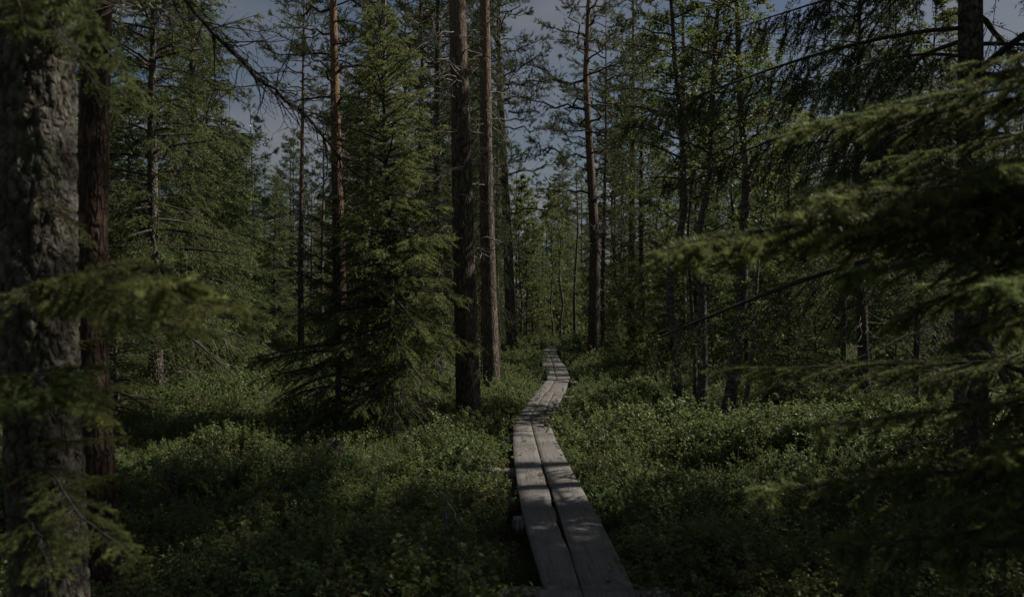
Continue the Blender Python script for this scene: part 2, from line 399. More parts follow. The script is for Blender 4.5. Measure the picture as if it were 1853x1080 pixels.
def plank(y, xl, xr, ztop, th, ragged=None):
    y = np.asarray(y, float); xl = np.asarray(xl, float) + .002; xr = np.asarray(xr, float) - .002
    c0 = np.array([(xl[0] + xr[0]) / 2, y[0]]); c1 = np.array([(xl[-1] + xr[-1]) / 2, y[-1]])
    ang = math.atan2(-(c1 - c0)[0], (c1 - c0)[1])
    n = max(10, int((y[-1] - y[0]) / .09))
    yy = np.linspace(y[0] + .006, y[-1] - .006, n)
    def sm(v):
        if len(y) < 3: return np.interp(yy, y, v)
        co = np.polyfit(y, v, min(len(y) - 1, 3)); return np.polyval(co, yy)
    L_, R_ = sm(xl), sm(xr)
    sd = rng.random() * 50
    L_ = L_ + .007 * fbm(yy * 3.1 + sd, yy * 0 + 2, 3); R_ = R_ + .007 * fbm(yy * 3.1 + sd, yy * 0 + 9, 3)
    if ragged is not None:
        a, b, amp, which = ragged
        w = np.clip((yy - a) / .3, 0, 1) * np.clip((b - yy) / .5, 0, 1)
        dr = w * amp * (.55 + 1.1 * (vnoise(yy * 7 + sd, yy * 0) - .2))
        if which > 0: R_ = R_ - dr
        else: L_ = L_ + dr
    zt = ztop + .010 * fbm(yy * .9 + sd, yy * 0 + 5, 2)
    u = np.array([0, .02, .2, .4, .6, .8, .98, 1.0]); dz = np.array([-.012, -.002, 0, .001, .001, 0, -.002, -.012])
    ring = []
    for k in range(len(u)):
        ring.append(np.stack([L_ + (R_ - L_) * u[k], yy, zt + dz[k] + .003 * fbm(yy * 5 + sd, yy * 0 + k * 3., 2)], -1))
    ring.append(np.stack([R_ - .004, yy, zt - th], -1)); ring.append(np.stack([L_ + .004, yy, zt - th], -1))
    V = np.stack(ring, 1)                                        # n, 10, 3
    org = np.array([c0[0], c0[1], ztop])
    V = V - org
    ca, sa = math.cos(-ang), math.sin(-ang)
    V = np.stack([V[..., 0] * ca - V[..., 1] * sa, V[..., 0] * sa + V[..., 1] * ca, V[..., 2]], -1)
    kk = V.shape[1]; q = np.arange(n - 1)[:, None] * kk; s = np.arange(kk)[None]; s1 = (s + 1) % kk
    B = Buf(); B.add(V, np.stack([q + s, q + s1, q + kk + s1, q + kk + s], -1).reshape(-1, 4))
    B.v[0] = V.reshape(-1, 3)
    B.f.append(np.arange(kk)[::-1]); B.k.append(np.array([kk])); B.m.append(np.array([0]))
    B.f.append(np.arange(kk) + (n - 1) * kk); B.k.append(np.array([kk])); B.m.append(np.array([0]))
    o = obj("plank", B.mesh("plank", M['plank']), walk, walk_inv @ Vector(org), ang)
    return o

for si, (yy, xs) in enumerate(SEG):
    for k in range(len(xs) - 1):
        rg = None
        if si == 1: rg = (5.0, 8.0, .019, 1) if k == 0 else (5.0, 7.6, .004, -1)
        plank(yy, xs[k], xs[k + 1], .0 if si % 2 else .006, .048, rg)

def beam(y, x0, x1, w=.13, h=.10, ztop=-.055, yaw=0.0):
    B = Buf(); n = 9
    xx = np.linspace(x0, x1, n)
    prof = np.array([[-w / 2, -h], [w / 2, -h], [w / 2, -.012], [w / 2 - .015, 0], [-w / 2 + .015, 0], [-w / 2, -.012]])
    V = np.zeros((n, 6, 3)); V[..., 0] = (xx - x0)[:, None]; V[..., 1] = prof[None, :, 0]; V[..., 2] = prof[None, :, 1]
    V += rng.normal(size=V.shape) * .003
    q = np.arange(n - 1)[:, None] * 6; s = np.arange(6)[None]; s1 = (s + 1) % 6
    B.add(V, np.stack([q + s, q + s1, q + 6 + s1, q + 6 + s], -1).reshape(-1, 4))
    for e, f in ((0, np.arange(6)[::-1]), (1, np.arange(6) + (n - 1) * 6)): B.f.append(f); B.k.append(np.array([6])); B.m.append(np.array([0]))
    obj("crossbeam", B.mesh("crossbeam", M['dead_bark']), walk, walk_inv @ Vector((x0, y, ztop)), yaw)
for y, x0, x1, yaw in ((4.43, -.22, .95, 0), (5.95, .01, .66, .03), (7.75, -.26, .56, -.03), (9.6, -.12, .54, 0), (11.15, -.13, .74, .02), (14.2, .25, 1.1, .0),
                       (17.0, .6, 1.4, 0), (20.3, .65, 1.55, 0), (24, .75, 1.6, 0), (27.8, .95, 1.7, .1), (2.4, -.1, .8, 0)):
    beam(y, x0, x1, yaw=yaw)

# nail heads over the near crossbeams
Bn = Buf(); an = np.linspace(0, 2 * math.pi, 8, endpoint=False)
Bn.add(np.concatenate([np.stack([np.cos(an) * .006, np.sin(an) * .006, 0 * an], -1), np.stack([np.cos(an) * .0045, np.sin(an) * .0045, 0 * an + .003], -1), [[0, 0, .0035]]]),
       np.concatenate([np.stack([np.arange(8), (np.arange(8) + 1) % 8, (np.arange(8) + 1) % 8 + 8], -1), np.stack([np.arange(8), (np.arange(8) + 1) % 8 + 8, np.arange(8) + 8], -1), np.stack([np.arange(8) + 8, (np.arange(8) + 1) % 8 + 8, np.full(8, 16)], -1)]))
nail_me = Bn.mesh("nail", plain("rusty_iron", (.05, .03, .022), (.09, .05, .035), 60, .7))
for yb in (4.36, 5.95, 7.75, 9.6, 11.05):
    e = [np.interp(yb, SEG[1][0], v) for v in SEG[1][1]]
    for k in (0, 1):
        for f in (.22, .76):
            obj("nail", nail_me, walk, walk_inv @ Vector((e[k] + (e[k + 1] - e[k]) * f + rng.normal() * .008, yb + rng.normal() * .012, .001)))
# dry needles and leaf scraps lying on the planks
yl = np.concatenate([rng.uniform(3.5, 13, 130), rng.normal(8.6, .12, 45), rng.normal(7.1, .10, 45)])
fl = np.concatenate([rng.uniform(.04, .96, 130), rng.uniform(.05, .45, 45), rng.uniform(.15, .5, 45)])
l_, r__ = course(yl); ll = Buf(); nq = len(yl)
ctr = np.stack([l_ + (r__ - l_) * fl, yl, np.full(nq, .009)], -1); aa = rng.random(nq) * 6.283
dv = np.stack([np.cos(aa), np.sin(aa), rng.normal(size=nq) * .15], -1) * rng.uniform(.006, .022, (nq, 1)); sv = np.stack([-np.sin(aa), np.cos(aa), rng.normal(size=nq) * .3], -1) * rng.uniform(.002, .007, (nq, 1))
ll.add(np.stack([ctr - dv, ctr - sv, ctr + dv, ctr + sv], 1), np.arange(nq * 4).reshape(-1, 4))
tag(obj("leaf_litter", ll.mesh("leaf_litter", plain("dry_litter", (.05, .03, .018), (.13, .08, .045), 30))), "brown dry needles and leaf scraps on the boardwalk planks", "litter", kind="stuff")

# ------------------------------------------------------------------ tree generators
def trunk_mesh(pts, rad, mat, sides=14, step=.12, rough=.05, flare=.35, seed=0, name="trunk"):
    """pts: list of (x,y,z) local; rad: radius at each"""
    pts = np.asarray(pts, float); rad = np.asarray(rad, float)
    L = np.concatenate([[0], np.cumsum(np.linalg.norm(np.diff(pts, axis=0), axis=1))])
    n = max(6, int(L[-1] / step)); t = np.linspace(0, L[-1], n)
    C = np.stack([np.interp(t, L, pts[:, k]) for k in range(3)], -1)
    for _ in range(3): C[1:-1] = (C[:-2] + 2 * C[1:-1] + C[2:]) / 4
    R = np.interp(t, L, rad) * (1 + flare * np.exp(-t / .16))
    a = np.linspace(0, 2 * math.pi, sides, endpoint=False)
    A, T = np.meshgrid(a, t)
    ns = fbm(np.cos(A) * 1.6 + 20 + seed, np.sin(A) * 1.6 + T * 1.3 + 30, 3) * 2 * rough + \
        .5 * rough * (vnoise(A / (2 * math.pi) * sides * .5 + seed, T * 5) - .5)
    RR = R[:, None] * (1 + ns)
    V = C[:, None, :] + np.stack([np.cos(A) * RR, np.sin(A) * RR, 0 * A], -1)
    q = np.arange(n - 1)[:, None] * sides; s = np.arange(sides)[None]; s1 = (s + 1) % sides
    B = Buf(); B.add(V, np.stack([q + s, q + s1, q + sides + s1, q + sides + s], -1).reshape(-1, 4))
    return B.mesh(name, mat, True)

def spray(L, rng, sp2=.08, sp3=.05, pitch=.1, droop=.35, hang=.5, l2f=.45, l3=.08, s0=.12, wob=.05, hj=.2):
    """one spruce bough along +X. returns boughs (P,R), twigs (P,R), shoots (O,D,L,t)"""
    k = 9; s = np.linspace(0, 1, k)
    w = np.cumsum(rng.normal(size=k)) * wob * L / k
    C = np.stack([L * s * (1 - .12 * droop * s), w, L * (pitch * s - droop * s ** 2 * (1 - .42 * s))], -1)
    n2 = max(4, int(L * (1 - s0) / sp2 * 2))
    s2 = np.sort(rng.uniform(s0, .98, n2)); side = np.where(np.arange(n2) % 2, 1., -1.)
    base = np.stack([np.interp(s2, s, C[:, i]) for i in range(3)], -1)
    T = norm(np.gradient(C, axis=0)); tan = np.stack([np.interp(s2, s, T[:, i]) for i in range(3)], -1)
    l2 = (l2f * L * (1 - s2) ** .75 * np.minimum(1, s2 * 3.5 + .25) + l3) * rng.uniform(.65, 1.15, n2)
    d2 = norm(tan * rng.uniform(.5, .95, (n2, 1)) + side[:, None] * np.array([[0, 1., 0]]) * rng.uniform(.35, .9, (n2, 1)) + np.array([[0, 0, -1.]]) * hang * rng.uniform(hj, 1.2, (n2, 1)))
    def at(idx, t):
        l = l2[idx][:, None]; t = t[:, None]
        return base[idx] + d2[idx] * l * t + np.array([[0, 0, -1.]]) * hang * .45 * l * t * t
    k2 = 4; ts = np.linspace(0, 1, k2)
    TW = np.stack([at(np.arange(n2), np.full(n2, x)) for x in ts], 1)
    c3 = np.maximum(1, (l2 / sp3).astype(int)); idx = np.repeat(np.arange(n2), c3); n3 = len(idx)
    t3 = rng.uniform(.15, 1., n3)
    o3 = at(idx, t3)
    side3 = norm(np.cross(d2[idx], np.array([[0, 0, 1.]])) + 1e-6) * rng.choice([-1., 1.], (n3, 1))
    d3 = norm(d2[idx] * rng.uniform(.5, 1., (n3, 1)) + side3 * rng.uniform(.3, .9, (n3, 1)) + np.array([[0, 0, -1.]]) * hang * rng.uniform(-.1, .7, (n3, 1)) + rng.normal(size=(n3, 3)) * .12)
    L3 = l3 * rng.uniform(.55, 1.3, n3)
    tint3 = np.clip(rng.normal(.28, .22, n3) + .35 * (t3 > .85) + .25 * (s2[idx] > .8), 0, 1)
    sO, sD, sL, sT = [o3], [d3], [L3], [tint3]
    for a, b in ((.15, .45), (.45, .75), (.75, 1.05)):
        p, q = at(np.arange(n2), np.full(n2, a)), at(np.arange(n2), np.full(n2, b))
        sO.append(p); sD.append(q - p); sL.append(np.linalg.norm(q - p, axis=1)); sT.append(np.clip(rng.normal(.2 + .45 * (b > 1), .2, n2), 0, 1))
    tip0 = C[-3]; sO.append(C[-3:-1]); sD.append(np.diff(C[-3:], axis=0)); sL.append(np.linalg.norm(np.diff(C[-3:], axis=0), axis=1)); sT.append(np.array([.5, .9]))
    R = (.006 + .010 * L) * (1 - s) ** .8 + .002
    return C, R, TW, (.0022 + .004 * l2)[:, None] * np.linspace(1, .35, k2)[None], np.concatenate(sO), np.concatenate(sD), np.concatenate(sL), np.concatenate(sT)

def rotz(V, a):
    c, s = math.cos(a), math.sin(a)
    return np.stack([V[..., 0] * c - V[..., 1] * s, V[..., 0] * s + V[..., 1] * c, V[..., 2]], -1)

def spruce(H, R, z0, seed, nbr=110, sp2=.09, sp3=.055, m=8, nl=.022, nw=.005, hang=.5, l3=.08, mat='spruce', prof=.8, dead=0, gap=0.0, ks=.16, axis_pts=None, sides=12, rad=None, k3=5):
    rng = np.random.default_rng(seed)
    rad = rad or (.012 * H + .02)
    ap = np.array(axis_pts if axis_pts is not None else [[0, 0, -.3], [.04 * H * rng.normal() * .3, .02 * rng.normal(), H * .5], [0, 0, H]], float)
    ax_ = lambda z: np.array([np.interp(z, ap[:, 2], ap[:, 0]), np.interp(z, ap[:, 2], ap[:, 1]), z])
    tr = trunk_mesh(ap, rad * np.clip(1 - (ap[:, 2]) / H, .02, 1.1), M['spruce_bark'], sides, .15, .06, .4, seed)
    F = Buf()
    for i in range(nbr):
        f = (i + rng.random()) / nbr; f = f ** .9
        if rng.random() < gap: continue
        z = z0 + (H - .12 - z0) * f
        Lb = (R * ((1 - f) ** prof) * min(1, .75 + 2.5 * f) + .10) * rng.uniform(.5, 1.15)
        pitch = -.18 + .95 * f + rng.normal() * .1; droop = .34 * (1 - f) + .05
        C, Rb, TW, RW, O, D, L, t = spray(Lb, rng, sp2, sp3, pitch, droop, hang * (1 - .55 * f), l3=l3)
        a = i * 2.3999 + rng.normal() * .35; o_ = ax_(z)
        C, TW, O, D = rotz(C, a) + o_, rotz(TW, a) + o_, rotz(O, a) + o_, rotz(D, a)
        tubes(F, C[None], Rb[None], k3, 1); tubes(F, TW, RW, 3, 1)
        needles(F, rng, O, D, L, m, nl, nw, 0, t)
    # leader
    needles(F, rng, np.array([ax_(H - .35), ax_(H - .2)]), np.array([[0, 0, 1.], [0, 0, 1.]]), np.array([.3, .25]), m * 3, nl, nw, 0, .8)
    DB = None
    if dead:
        DB = Buf(); dead_twigs(DB, rng, ax_, .15, z0 + .6, dead, R * .75, .6)
        DB = DB.mesh("dead_wood", M['twig'])
    return tr, F.mesh("crown", [M[mat], M['limb']]), DB

def dead_twigs(Bf, rng, ax_, z0, z1, n, Lmax, sag=.3, up=0.0, sub=5, r0=.008, thin=1.0):
    for i in range(n):
        z = rng.uniform(z0, z1); a = rng.random() * 6.283; L = Lmax * rng.uniform(.35, 1.0); k = 8
        s = np.linspace(0, 1, k)
        C = np.stack([L * s, np.cumsum(rng.normal(size=k)) * .06 * L, L * (up * s - sag * s ** 2 + rng.normal() * .25 * s)], -1)
        C[1:] += rng.normal(size=(k - 1, 3)) * .03 * L
        C = rotz(C, a) + ax_(z)
        tubes(Bf, C[None], ((r0 * (.5 + .5 * L / Lmax)) * (1 - s * .85))[None] * thin, 4)
        m_ = rng.integers(2, sub + 1); ii = rng.integers(2, k, m_)
        T = norm(np.gradient(C, axis=0))[ii]
        d = norm(T * .7 + rng.normal(size=(m_, 3)) * .7 + np.array([0, 0, -sag * .5 + up * .5])); l = (L * .4 * rng.uniform(.3, 1, m_))[:, None]
        t5 = np.linspace(0, 1, 5)
        TW = C[ii][:, None] + d[:, None] * l[:, None] * t5[None, :, None] + rng.normal(size=(m_, 5, 3)) * (l[:, None] * .06) * t5[None, :, None] + np.array([0, 0, -sag * .4]) * l[:, None] * (t5 ** 2)[None, :, None]
        tubes(Bf, TW, np.full((m_, 1), r0 * .42 * thin) * np.linspace(1, .4, 5)[None], 3)

def pine(H, zc, seed, R=1.9, nl_=34, rad=.17, m=20, nl=.065, nw=.010, mat='pine_bark', lean=(0, 0), dead=14, deadz=(1.5, 6), tuft=.10, density=1.0, sides=18, tr_pts=None, deadL=.7, deadr=.008):
    rng = np.random.default_rng(seed)
    ap = np.array(tr_pts if tr_pts is not None else [[0, 0, -.3], [lean[0] * .25 + .05 * rng.normal(), lean[1] * .25, H * .25], [lean[0] * .6 + .08 * rng.normal(), lean[1] * .6, H * .6], [lean[0], lean[1], H]], float)
    ax_ = lambda z: np.array([np.interp(z, ap[:, 2], ap[:, 0]), np.interp(z, ap[:, 2], ap[:, 1]), z])
    tr = trunk_mesh(ap, rad * np.clip(1 - .9 * np.maximum(ap[:, 2], 0) / H, .08, 1.1), M[mat], sides, .12, .07, .5, seed)
    F = Buf()
    for i in range(nl_):
        f = (i + rng.random()) / nl_; z = zc + (H - zc) * f ** .95
        L = R * (1 - f ** 2.2 * .8) * rng.uniform(.5, 1.1) * (.65 + .9 * min(f, .4)); a = i * 2.3999 + rng.normal() * .5; k = 9
        s = np.linspace(0, 1, k); up = .10 + .55 * f + rng.normal() * .12
        C = np.stack([L * s, np.cumsum(rng.normal(size=k)) * .05 * L, L * (up * s - .30 * s ** 2 + .30 * s ** 3)], -1); C[1:-1] += rng.normal(size=(k - 2, 3)) * .025 * L
        n2 = int(10 * L * density) + 3; s2 = rng.uniform(.3, 1., n2)
        b2 = np.stack([np.interp(s2, s, C[:, j]) for j in range(3)], -1)
        d2 = norm(np.stack([rng.uniform(.3, 1, n2), rng.uniform(-.9, .9, n2), rng.uniform(-.25, .55, n2)], -1)); l2 = (L * .42 * (1.15 - s2) + .12) * rng.uniform(.5, 1.2, n2)
        t4 = np.linspace(0, 1, 4)
        TW = b2[:, None] + d2[:, None] * l2[:, None, None] * t4[None, :, None] + rng.normal(size=(n2, 4, 3)) * .04 * l2[:, None, None] * t4[None, :, None]
        TW[:, :, 2] += .15 * l2[:, None] * t4[None] ** 2
        # tufts near the ends
        c3 = 4; ii = np.repeat(np.arange(n2), c3); t3 = rng.uniform(.45, 1.02, len(ii))
        o3 = b2[ii] + d2[ii] * (l2[ii] * t3)[:, None]; o3[:, 2] += .15 * l2[ii] * t3 ** 2
        d3 = norm(d2[ii] + rng.normal(size=(len(ii), 3)) * .6 + np.array([0, 0, .45]))
        C, TW, o3, d3 = rotz(C, a) + ax_(z), rotz(TW, a) + ax_(z), rotz(o3, a) + ax_(z), rotz(d3, a)
        tubes(F, C[None], ((.010 + .013 * L) * (1 - .85 * s))[None], 5, 1)
        tubes(F, TW, (.0035 + .004 * l2)[:, None] * np.linspace(1, .4, 4)[None], 3, 1)
        needles(F, rng, o3, d3, np.full(len(o3), tuft), m, nl, nw, 0, np.clip(rng.normal(.35, .25, len(o3)), 0, 1), 20, 65)
    DB = None
    if dead:
        DB = Buf(); dead_twigs(DB, rng, ax_, deadz[0], deadz[1], dead, deadL, .45, .15, r0=deadr); DB = DB.mesh("dead_wood", M['twig'])
    return tr, F.mesh("crown", [M[mat.replace('red_bark', 'pine_bark')] if False else M['pine'], M['limb']]), DB

def birch(pts, rad, seed, zc, nl_=40, R=1.3, lsize=.05, nleaf=5200, up=.5, sides=12, mat='birch_bark'):
    rng = np.random.default_rng(seed)
    ap = np.array(pts, float); H = ap[-1, 2]
    ax_ = lambda z: np.array([np.interp(z, ap[:, 2], ap[:, 0]), np.interp(z, ap[:, 2], ap[:, 1]), z])
    tr = trunk_mesh(ap, rad * np.clip(1 - .88 * np.maximum(ap[:, 2], 0) / H, .1, 1.1), M[mat], sides, .1, .10, .35, seed)
    F = Buf(); per = nleaf // nl_
    for i in range(nl_):
        f = (i + rng.random()) / nl_; z = zc + (H - zc) * f
        L = R * (1 - .6 * f) * rng.uniform(.45, 1.1); k = 8; s = np.linspace(0, 1, k); a = i * 2.3999 + rng.normal() * .5
        C = np.stack([L * s, np.cumsum(rng.normal(size=k)) * .07 * L, L * (up * s * rng.uniform(.4, 1.6) - .25 * s ** 2)], -1)
        n2 = int(9 * L) + 4; s2 = rng.uniform(.2, 1, n2); b2 = np.stack([np.interp(s2, s, C[:, j]) for j in range(3)], -1)
        d2 = norm(np.stack([rng.uniform(.1, 1, n2), rng.uniform(-1, 1, n2), rng.uniform(-.6, .6, n2)], -1)); l2 = (L * .45 * (1.2 - s2) + .08) * rng.uniform(.5, 1.2, n2)
        t4 = np.linspace(0, 1, 4)
        TW = b2[:, None] + d2[:, None] * l2[:, None, None] * t4[None, :, None]; TW[:, :, 2] -= .2 * l2[:, None] * t4[None] ** 2
        ii = rng.integers(0, n2, per); t3 = rng.uniform(.1, 1.05, per)
        o3 = b2[ii] + d2[ii] * (l2[ii] * t3)[:, None]; o3[:, 2] -= .2 * l2[ii] * t3 ** 2; o3 += rng.normal(size=o3.shape) * .025
        C, TW, o3 = rotz(C, a) + ax_(z), rotz(TW, a) + ax_(z), rotz(o3, a) + ax_(z)
        tubes(F, C[None], ((.006 + .010 * L) * (1 - .85 * s))[None], 4, 1); tubes(F, TW, (.0022 + .003 * l2)[:, None] * np.linspace(1, .4, 4)[None], 3, 1)
        leaves(F, rng, o3, lsize, 0)
    return tr, F.mesh("crown", [M['birch'], M['limb']]), None

def plant_tree(name, meshes, label, x, y, rz=0.0, group=None, scale=1.0, cat="tree", sink=.0):
    t = thing(name, label, cat, (x, y, float(gh(x, y)) - sink), rz, group, scale)
    obj("trunk", meshes[0], t); obj("crown", meshes[1], t)
    if meshes[2]: tag(obj("dead_wood", meshes[2], t), kind="stuff")
    return t
def gx_at(px, d): return (px - CX) / FPX * d

# ------------------------------------------------------------------ flaky near trunk with real bark plates
def plate_trunk(axis_fn, rad_fn, z0, z1, mat, cell=(.042, .068), amp=.017, sides=110, dz=.013, seed=3):
    rg = np.random.default_rng(seed)
    n = int((z1 - z0) / dz); z = np.linspace(z0, z1, n); a = np.linspace(0, 2 * math.pi, sides, endpoint=False)
    A, Z = np.meshgrid(a, z)
    R0 = rad_fn(z)[:, None]
    nu = max(6, int(2 * math.pi * float(R0.mean()) / cell[0])); nv = int((z1 - z0) / cell[1]) + 3
    ju, jv, hh = rg.random((nv, nu)), rg.random((nv, nu)), rg.random((nv, nu))
    U = A / (2 * math.pi) * nu + 1.2 * fbm(Z * 9, A * 3, 2); W = (Z - z0) / cell[1] + .9 * fbm(A * 5 + 7, Z * 11, 2)
    iu, iv = np.floor(U).astype(int), np.floor(W).astype(int)
    f1 = np.full(U.shape, 9.); f2 = np.full(U.shape, 9.); hid = np.zeros(U.shape)
    for du in (-1, 0, 1):
        for dv in (-1, 0, 1):
            cu, cv = iu + du, iv + dv
            m_, k_ = cu % nu, np.clip(cv, 0, nv - 1)
            d = np.hypot(cu + ju[k_, m_] - U, (cv + jv[k_, m_] - W) * .8)
            nw_ = d < f1
            f2 = np.where(nw_, f1, np.minimum(f2, d)); hid = np.where(nw_, hh[k_, m_], hid); f1 = np.where(nw_, d, f1)
    edge = np.clip((f2 - f1) * 4, 0, 1)
    disp = amp * ((.35 + .65 * hid) * edge + .25 * fbm(A * 14, Z * 60, 2)) + .012 * fbm(np.cos(A) * 2 + 9, Z * 1.2 + np.sin(A) * 2, 2)
    RR = R0 + disp
    c = axis_fn(z)
    V = np.stack([c[:, 0:1] + np.cos(A) * RR, c[:, 1:2] + np.sin(A) * RR, Z], -1)
    q = np.arange(n - 1)[:, None] * sides; s = np.arange(sides)[None]; s1 = (s + 1) % sides
    B = Buf(); B.add(V, np.stack([q + s, q + s1, q + sides + s1, q + sides + s], -1).reshape(-1, 4), 0, (edge * (.25 + .75 * hid)).ravel())
    return B.mesh("trunk", mat, True)

# ------------------------------------------------------------------ near boughs (shared meshes), one object each
NEAR = []
for sd, (L, hg, dr, dn) in enumerate([(1.9, .34, .16, .10), (1.6, .50, .22, .10), (2.2, .28, .13, .105), (1.2, .42, .26, .085)]):
    r_ = np.random.default_rng(70 + sd); Bf = Buf()
    C, Rb, TW, RW, O, D, Ln, t = spray(L, r_, dn * .62, .046, .05, dr, hg, .17, .060, .10, .09, -.7)
    tubes(Bf, C[None], Rb[None] * .42, 6, 1); tubes(Bf, TW, RW, 4, 1)
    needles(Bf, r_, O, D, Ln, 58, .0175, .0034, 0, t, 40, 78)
    NEAR.append((Bf.mesh("bough", [M['spruce_near'], M['limb']]), C[-1]))
def bough(root, k, base, tip, roll=0.0, name="bough"):
    me, c = NEAR[k % 4]; base = Vector(base); tip = Vector(tip)
    want = tip - base; sc = want.length / Vector(c).length
    q = Vector(c).normalized()
    # yaw and pitch that carry the mesh chord onto the wanted chord, keeping twigs hanging
    yaw = math.atan2(want.y, want.x) - math.atan2(q.y, q.x)
    pitch = math.atan2(want.z, math.hypot(want.x, want.y)) - math.atan2(q.z, math.hypot(q.x, q.y))
    o = bpy.data.objects.new(name, me); COL.objects.link(o)
    Mx = Matrix.Translation(base) @ Matrix.Rotation(yaw, 4, 'Z') @ Matrix.Rotation(-pitch, 4, 'Y') @ Matrix.Rotation(roll, 4, 'X') @ Matrix.Diagonal((sc, sc, sc, 1))
    o.matrix_world = Matrix.Translation(-root.location) @ Mx
    o.parent = root
    return o

# ---- the flaky spruce at the left edge
t = thing("spruce_tree", "thick grey flaky barked spruce trunk rising beside the reddish pine", "tree", (-1.72, 3.0, float(gh(-1.72, 3))))
zl = t.location.z
axf = lambda z: np.stack([np.interp(z, [-.5, .4, 1.5, 2.7, 12], [-1.70, -1.73, -1.785, -1.80, -1.9]), np.full_like(z, 3.0), z], -1) - np.array(t.location)[None] * np.array([[1, 1, 0]])
rdf = lambda z: np.interp(z, [-.4, -.05, .3, 2.6, 13], [.19, .14, .119, .122, .02])
me = plate_trunk(lambda z: axf(z + zl), lambda z: rdf(z + zl), -.1, 4.2, M['plate_bark'])
obj("trunk", me, t)
zz = np.linspace(4.15, 12.5, 30); c = axf(zz + zl)
obj("upper_trunk", trunk_mesh(c, rdf(zz + zl) * .98, M['spruce_bark'], 14, .2, .05, 0, 4), t)
upper = spruce(13, 1.9, 4.6, 21, 90, .14, .09, 6, .03, .008, .6, .1, rad=.02)
obj("crown", upper[1], t)
r_ = np.random.default_rng(3)
TB = lambda z: (-1.76 + r_.normal() * .03, 3.0 - .08, z)
for k, (b, px, py, d, roll) in enumerate([
        (TB(1.58), 468, 570, 1.95, .1), (TB(1.55), 300, 520, 1.75, .3), (TB(1.5), 400, 610, 2.3, -.2), (TB(1.2), 205, 660, 2.9, .1), (TB(1.35), 215, 610, 3.2, .2), (TB(1.0), 225, 720, 3.1, -.2), (TB(1.0), 235, 790, 2.8, .2), (TB(.8), 215, 860, 2.7, .2),
        (TB(1.15), 250, 700, 2.5, .2), (TB(1.2), 215, 770, 2.45, -.2), (TB(.95), 255, 1015, 2.2, .1),
        (TB(1.25), 70, 720, 2.0, .2), (TB(.75), 100, 1050, 2.1, .3),
        (TB(2.9), 160, 60, 2.3, .0), (TB(2.95), 40, 60, 2.2, .3), (TB(2.75), 255, 170, 2.75, 0), (TB(2.6), 215, 215, 2.8, .3), (TB(1.95), 165, 445, 2.75, .2)]):
    bough(t, k, b, P(px, py, d), roll)

# ---- reddish pine beside it, with the long bare limb
x0, y0 = -2.22, 4.3
pts = [[0, 0, -.3], [.01, 0, .4], [-.06, 0, 1.7], [-.03, 0, 3.3], [0, .1, 6], [.1, .1, 13]]
red = pine(13, 6.2, 31, 1.7, 30, .092, 12, .06, .008, 'red_bark', dead=10, deadz=(2.6, 4.2), tr_pts=pts, deadL=.9, sides=20)
t = plant_tree("pine_tree", red, "slim reddish barked pine standing behind the thick flaky spruce trunk", x0, y0)
def limb(root, pts, r0, r1, seed, twigs=26, tl=.55, mat='limb', sag=.35, name="bare_limb"):
    rg = np.random.default_rng(seed); pts = np.array(pts, float); k = 26
    L = np.concatenate([[0], np.cumsum(np.linalg.norm(np.diff(pts, axis=0), axis=1))]); tt = np.linspace(0, L[-1], k)
    C = np.stack([np.interp(tt, L, pts[:, j]) for j in range(3)], -1)
    for _ in range(4): C[1:-1] = (C[:-2] + C[1:-1] * 2 + C[2:]) / 4
    C[1:-1] += rg.normal(size=(k - 2, 3)) * .010
    Bf = Buf(); tubes(Bf, C[None], np.linspace(r0, r1, k)[None], 8)
    T = norm(np.gradient(C, axis=0)); n = twigs; ii = rg.integers(3, k, n)
    d = norm(T[ii] * .6 + rg.normal(size=(n, 3)) * .65 + np.array([0, 0, -sag])); l = tl * rg.uniform(.3, 1, n); t6 = np.linspace(0, 1, 7)
    TW = C[ii][:, None] + d[:, None] * l[:, None, None] * t6[None, :, None] + np.cumsum(rg.normal(size=(n, 7, 3)), 1) * .028 * l[:, None, None]
    TW[:, :, 2] += (.30 * l)[:, None] * t6[None] ** 2
    TW[:, 0] = C[ii]
    tubes(Bf, TW, np.full((n, 1), .0045) * np.linspace(1, .35, 7)[None], 4)
    n3 = n * 5; jj = rg.integers(0, n, n3); kk = rg.integers(2, 7, n3)
    d3 = norm(d[jj] + rg.normal(size=(n3, 3)) * .8); l3 = .16 * rg.uniform(.3, 1.2, n3); t4 = np.linspace(0, 1, 4)
    T3 = TW[jj, kk][:, None] + d3[:, None] * l3[:, None, None] * t4[None, :, None] + rg.normal(size=(n3, 4, 3)) * .012 * t4[None, :, None]
    tubes(Bf, T3, np.full((n3, 1), .0022) * np.linspace(1, .5, 4)[None], 3)
    V = Bf.v; off = np.array(root.location)
    Bf.v = [v - off for v in V]
    return obj(name, Bf.mesh(name, M[mat]), root)
limb(t, [(-2.25, 4.3, 3.75), P(260, -90, 4.5), P(350, 20, 4.7), P(430, 105, 4.9), P(560, 215, 5.1), P(628, 302, 5.2)], .014, .007, 5, 70, .75)
limb(t, [(-2.25, 4.3, 3.2), P(230, 10, 4.2), P(300, 20, 4.1), P(318, 60, 4.0)], .014, .006, 6, 10, .35, 'twig')

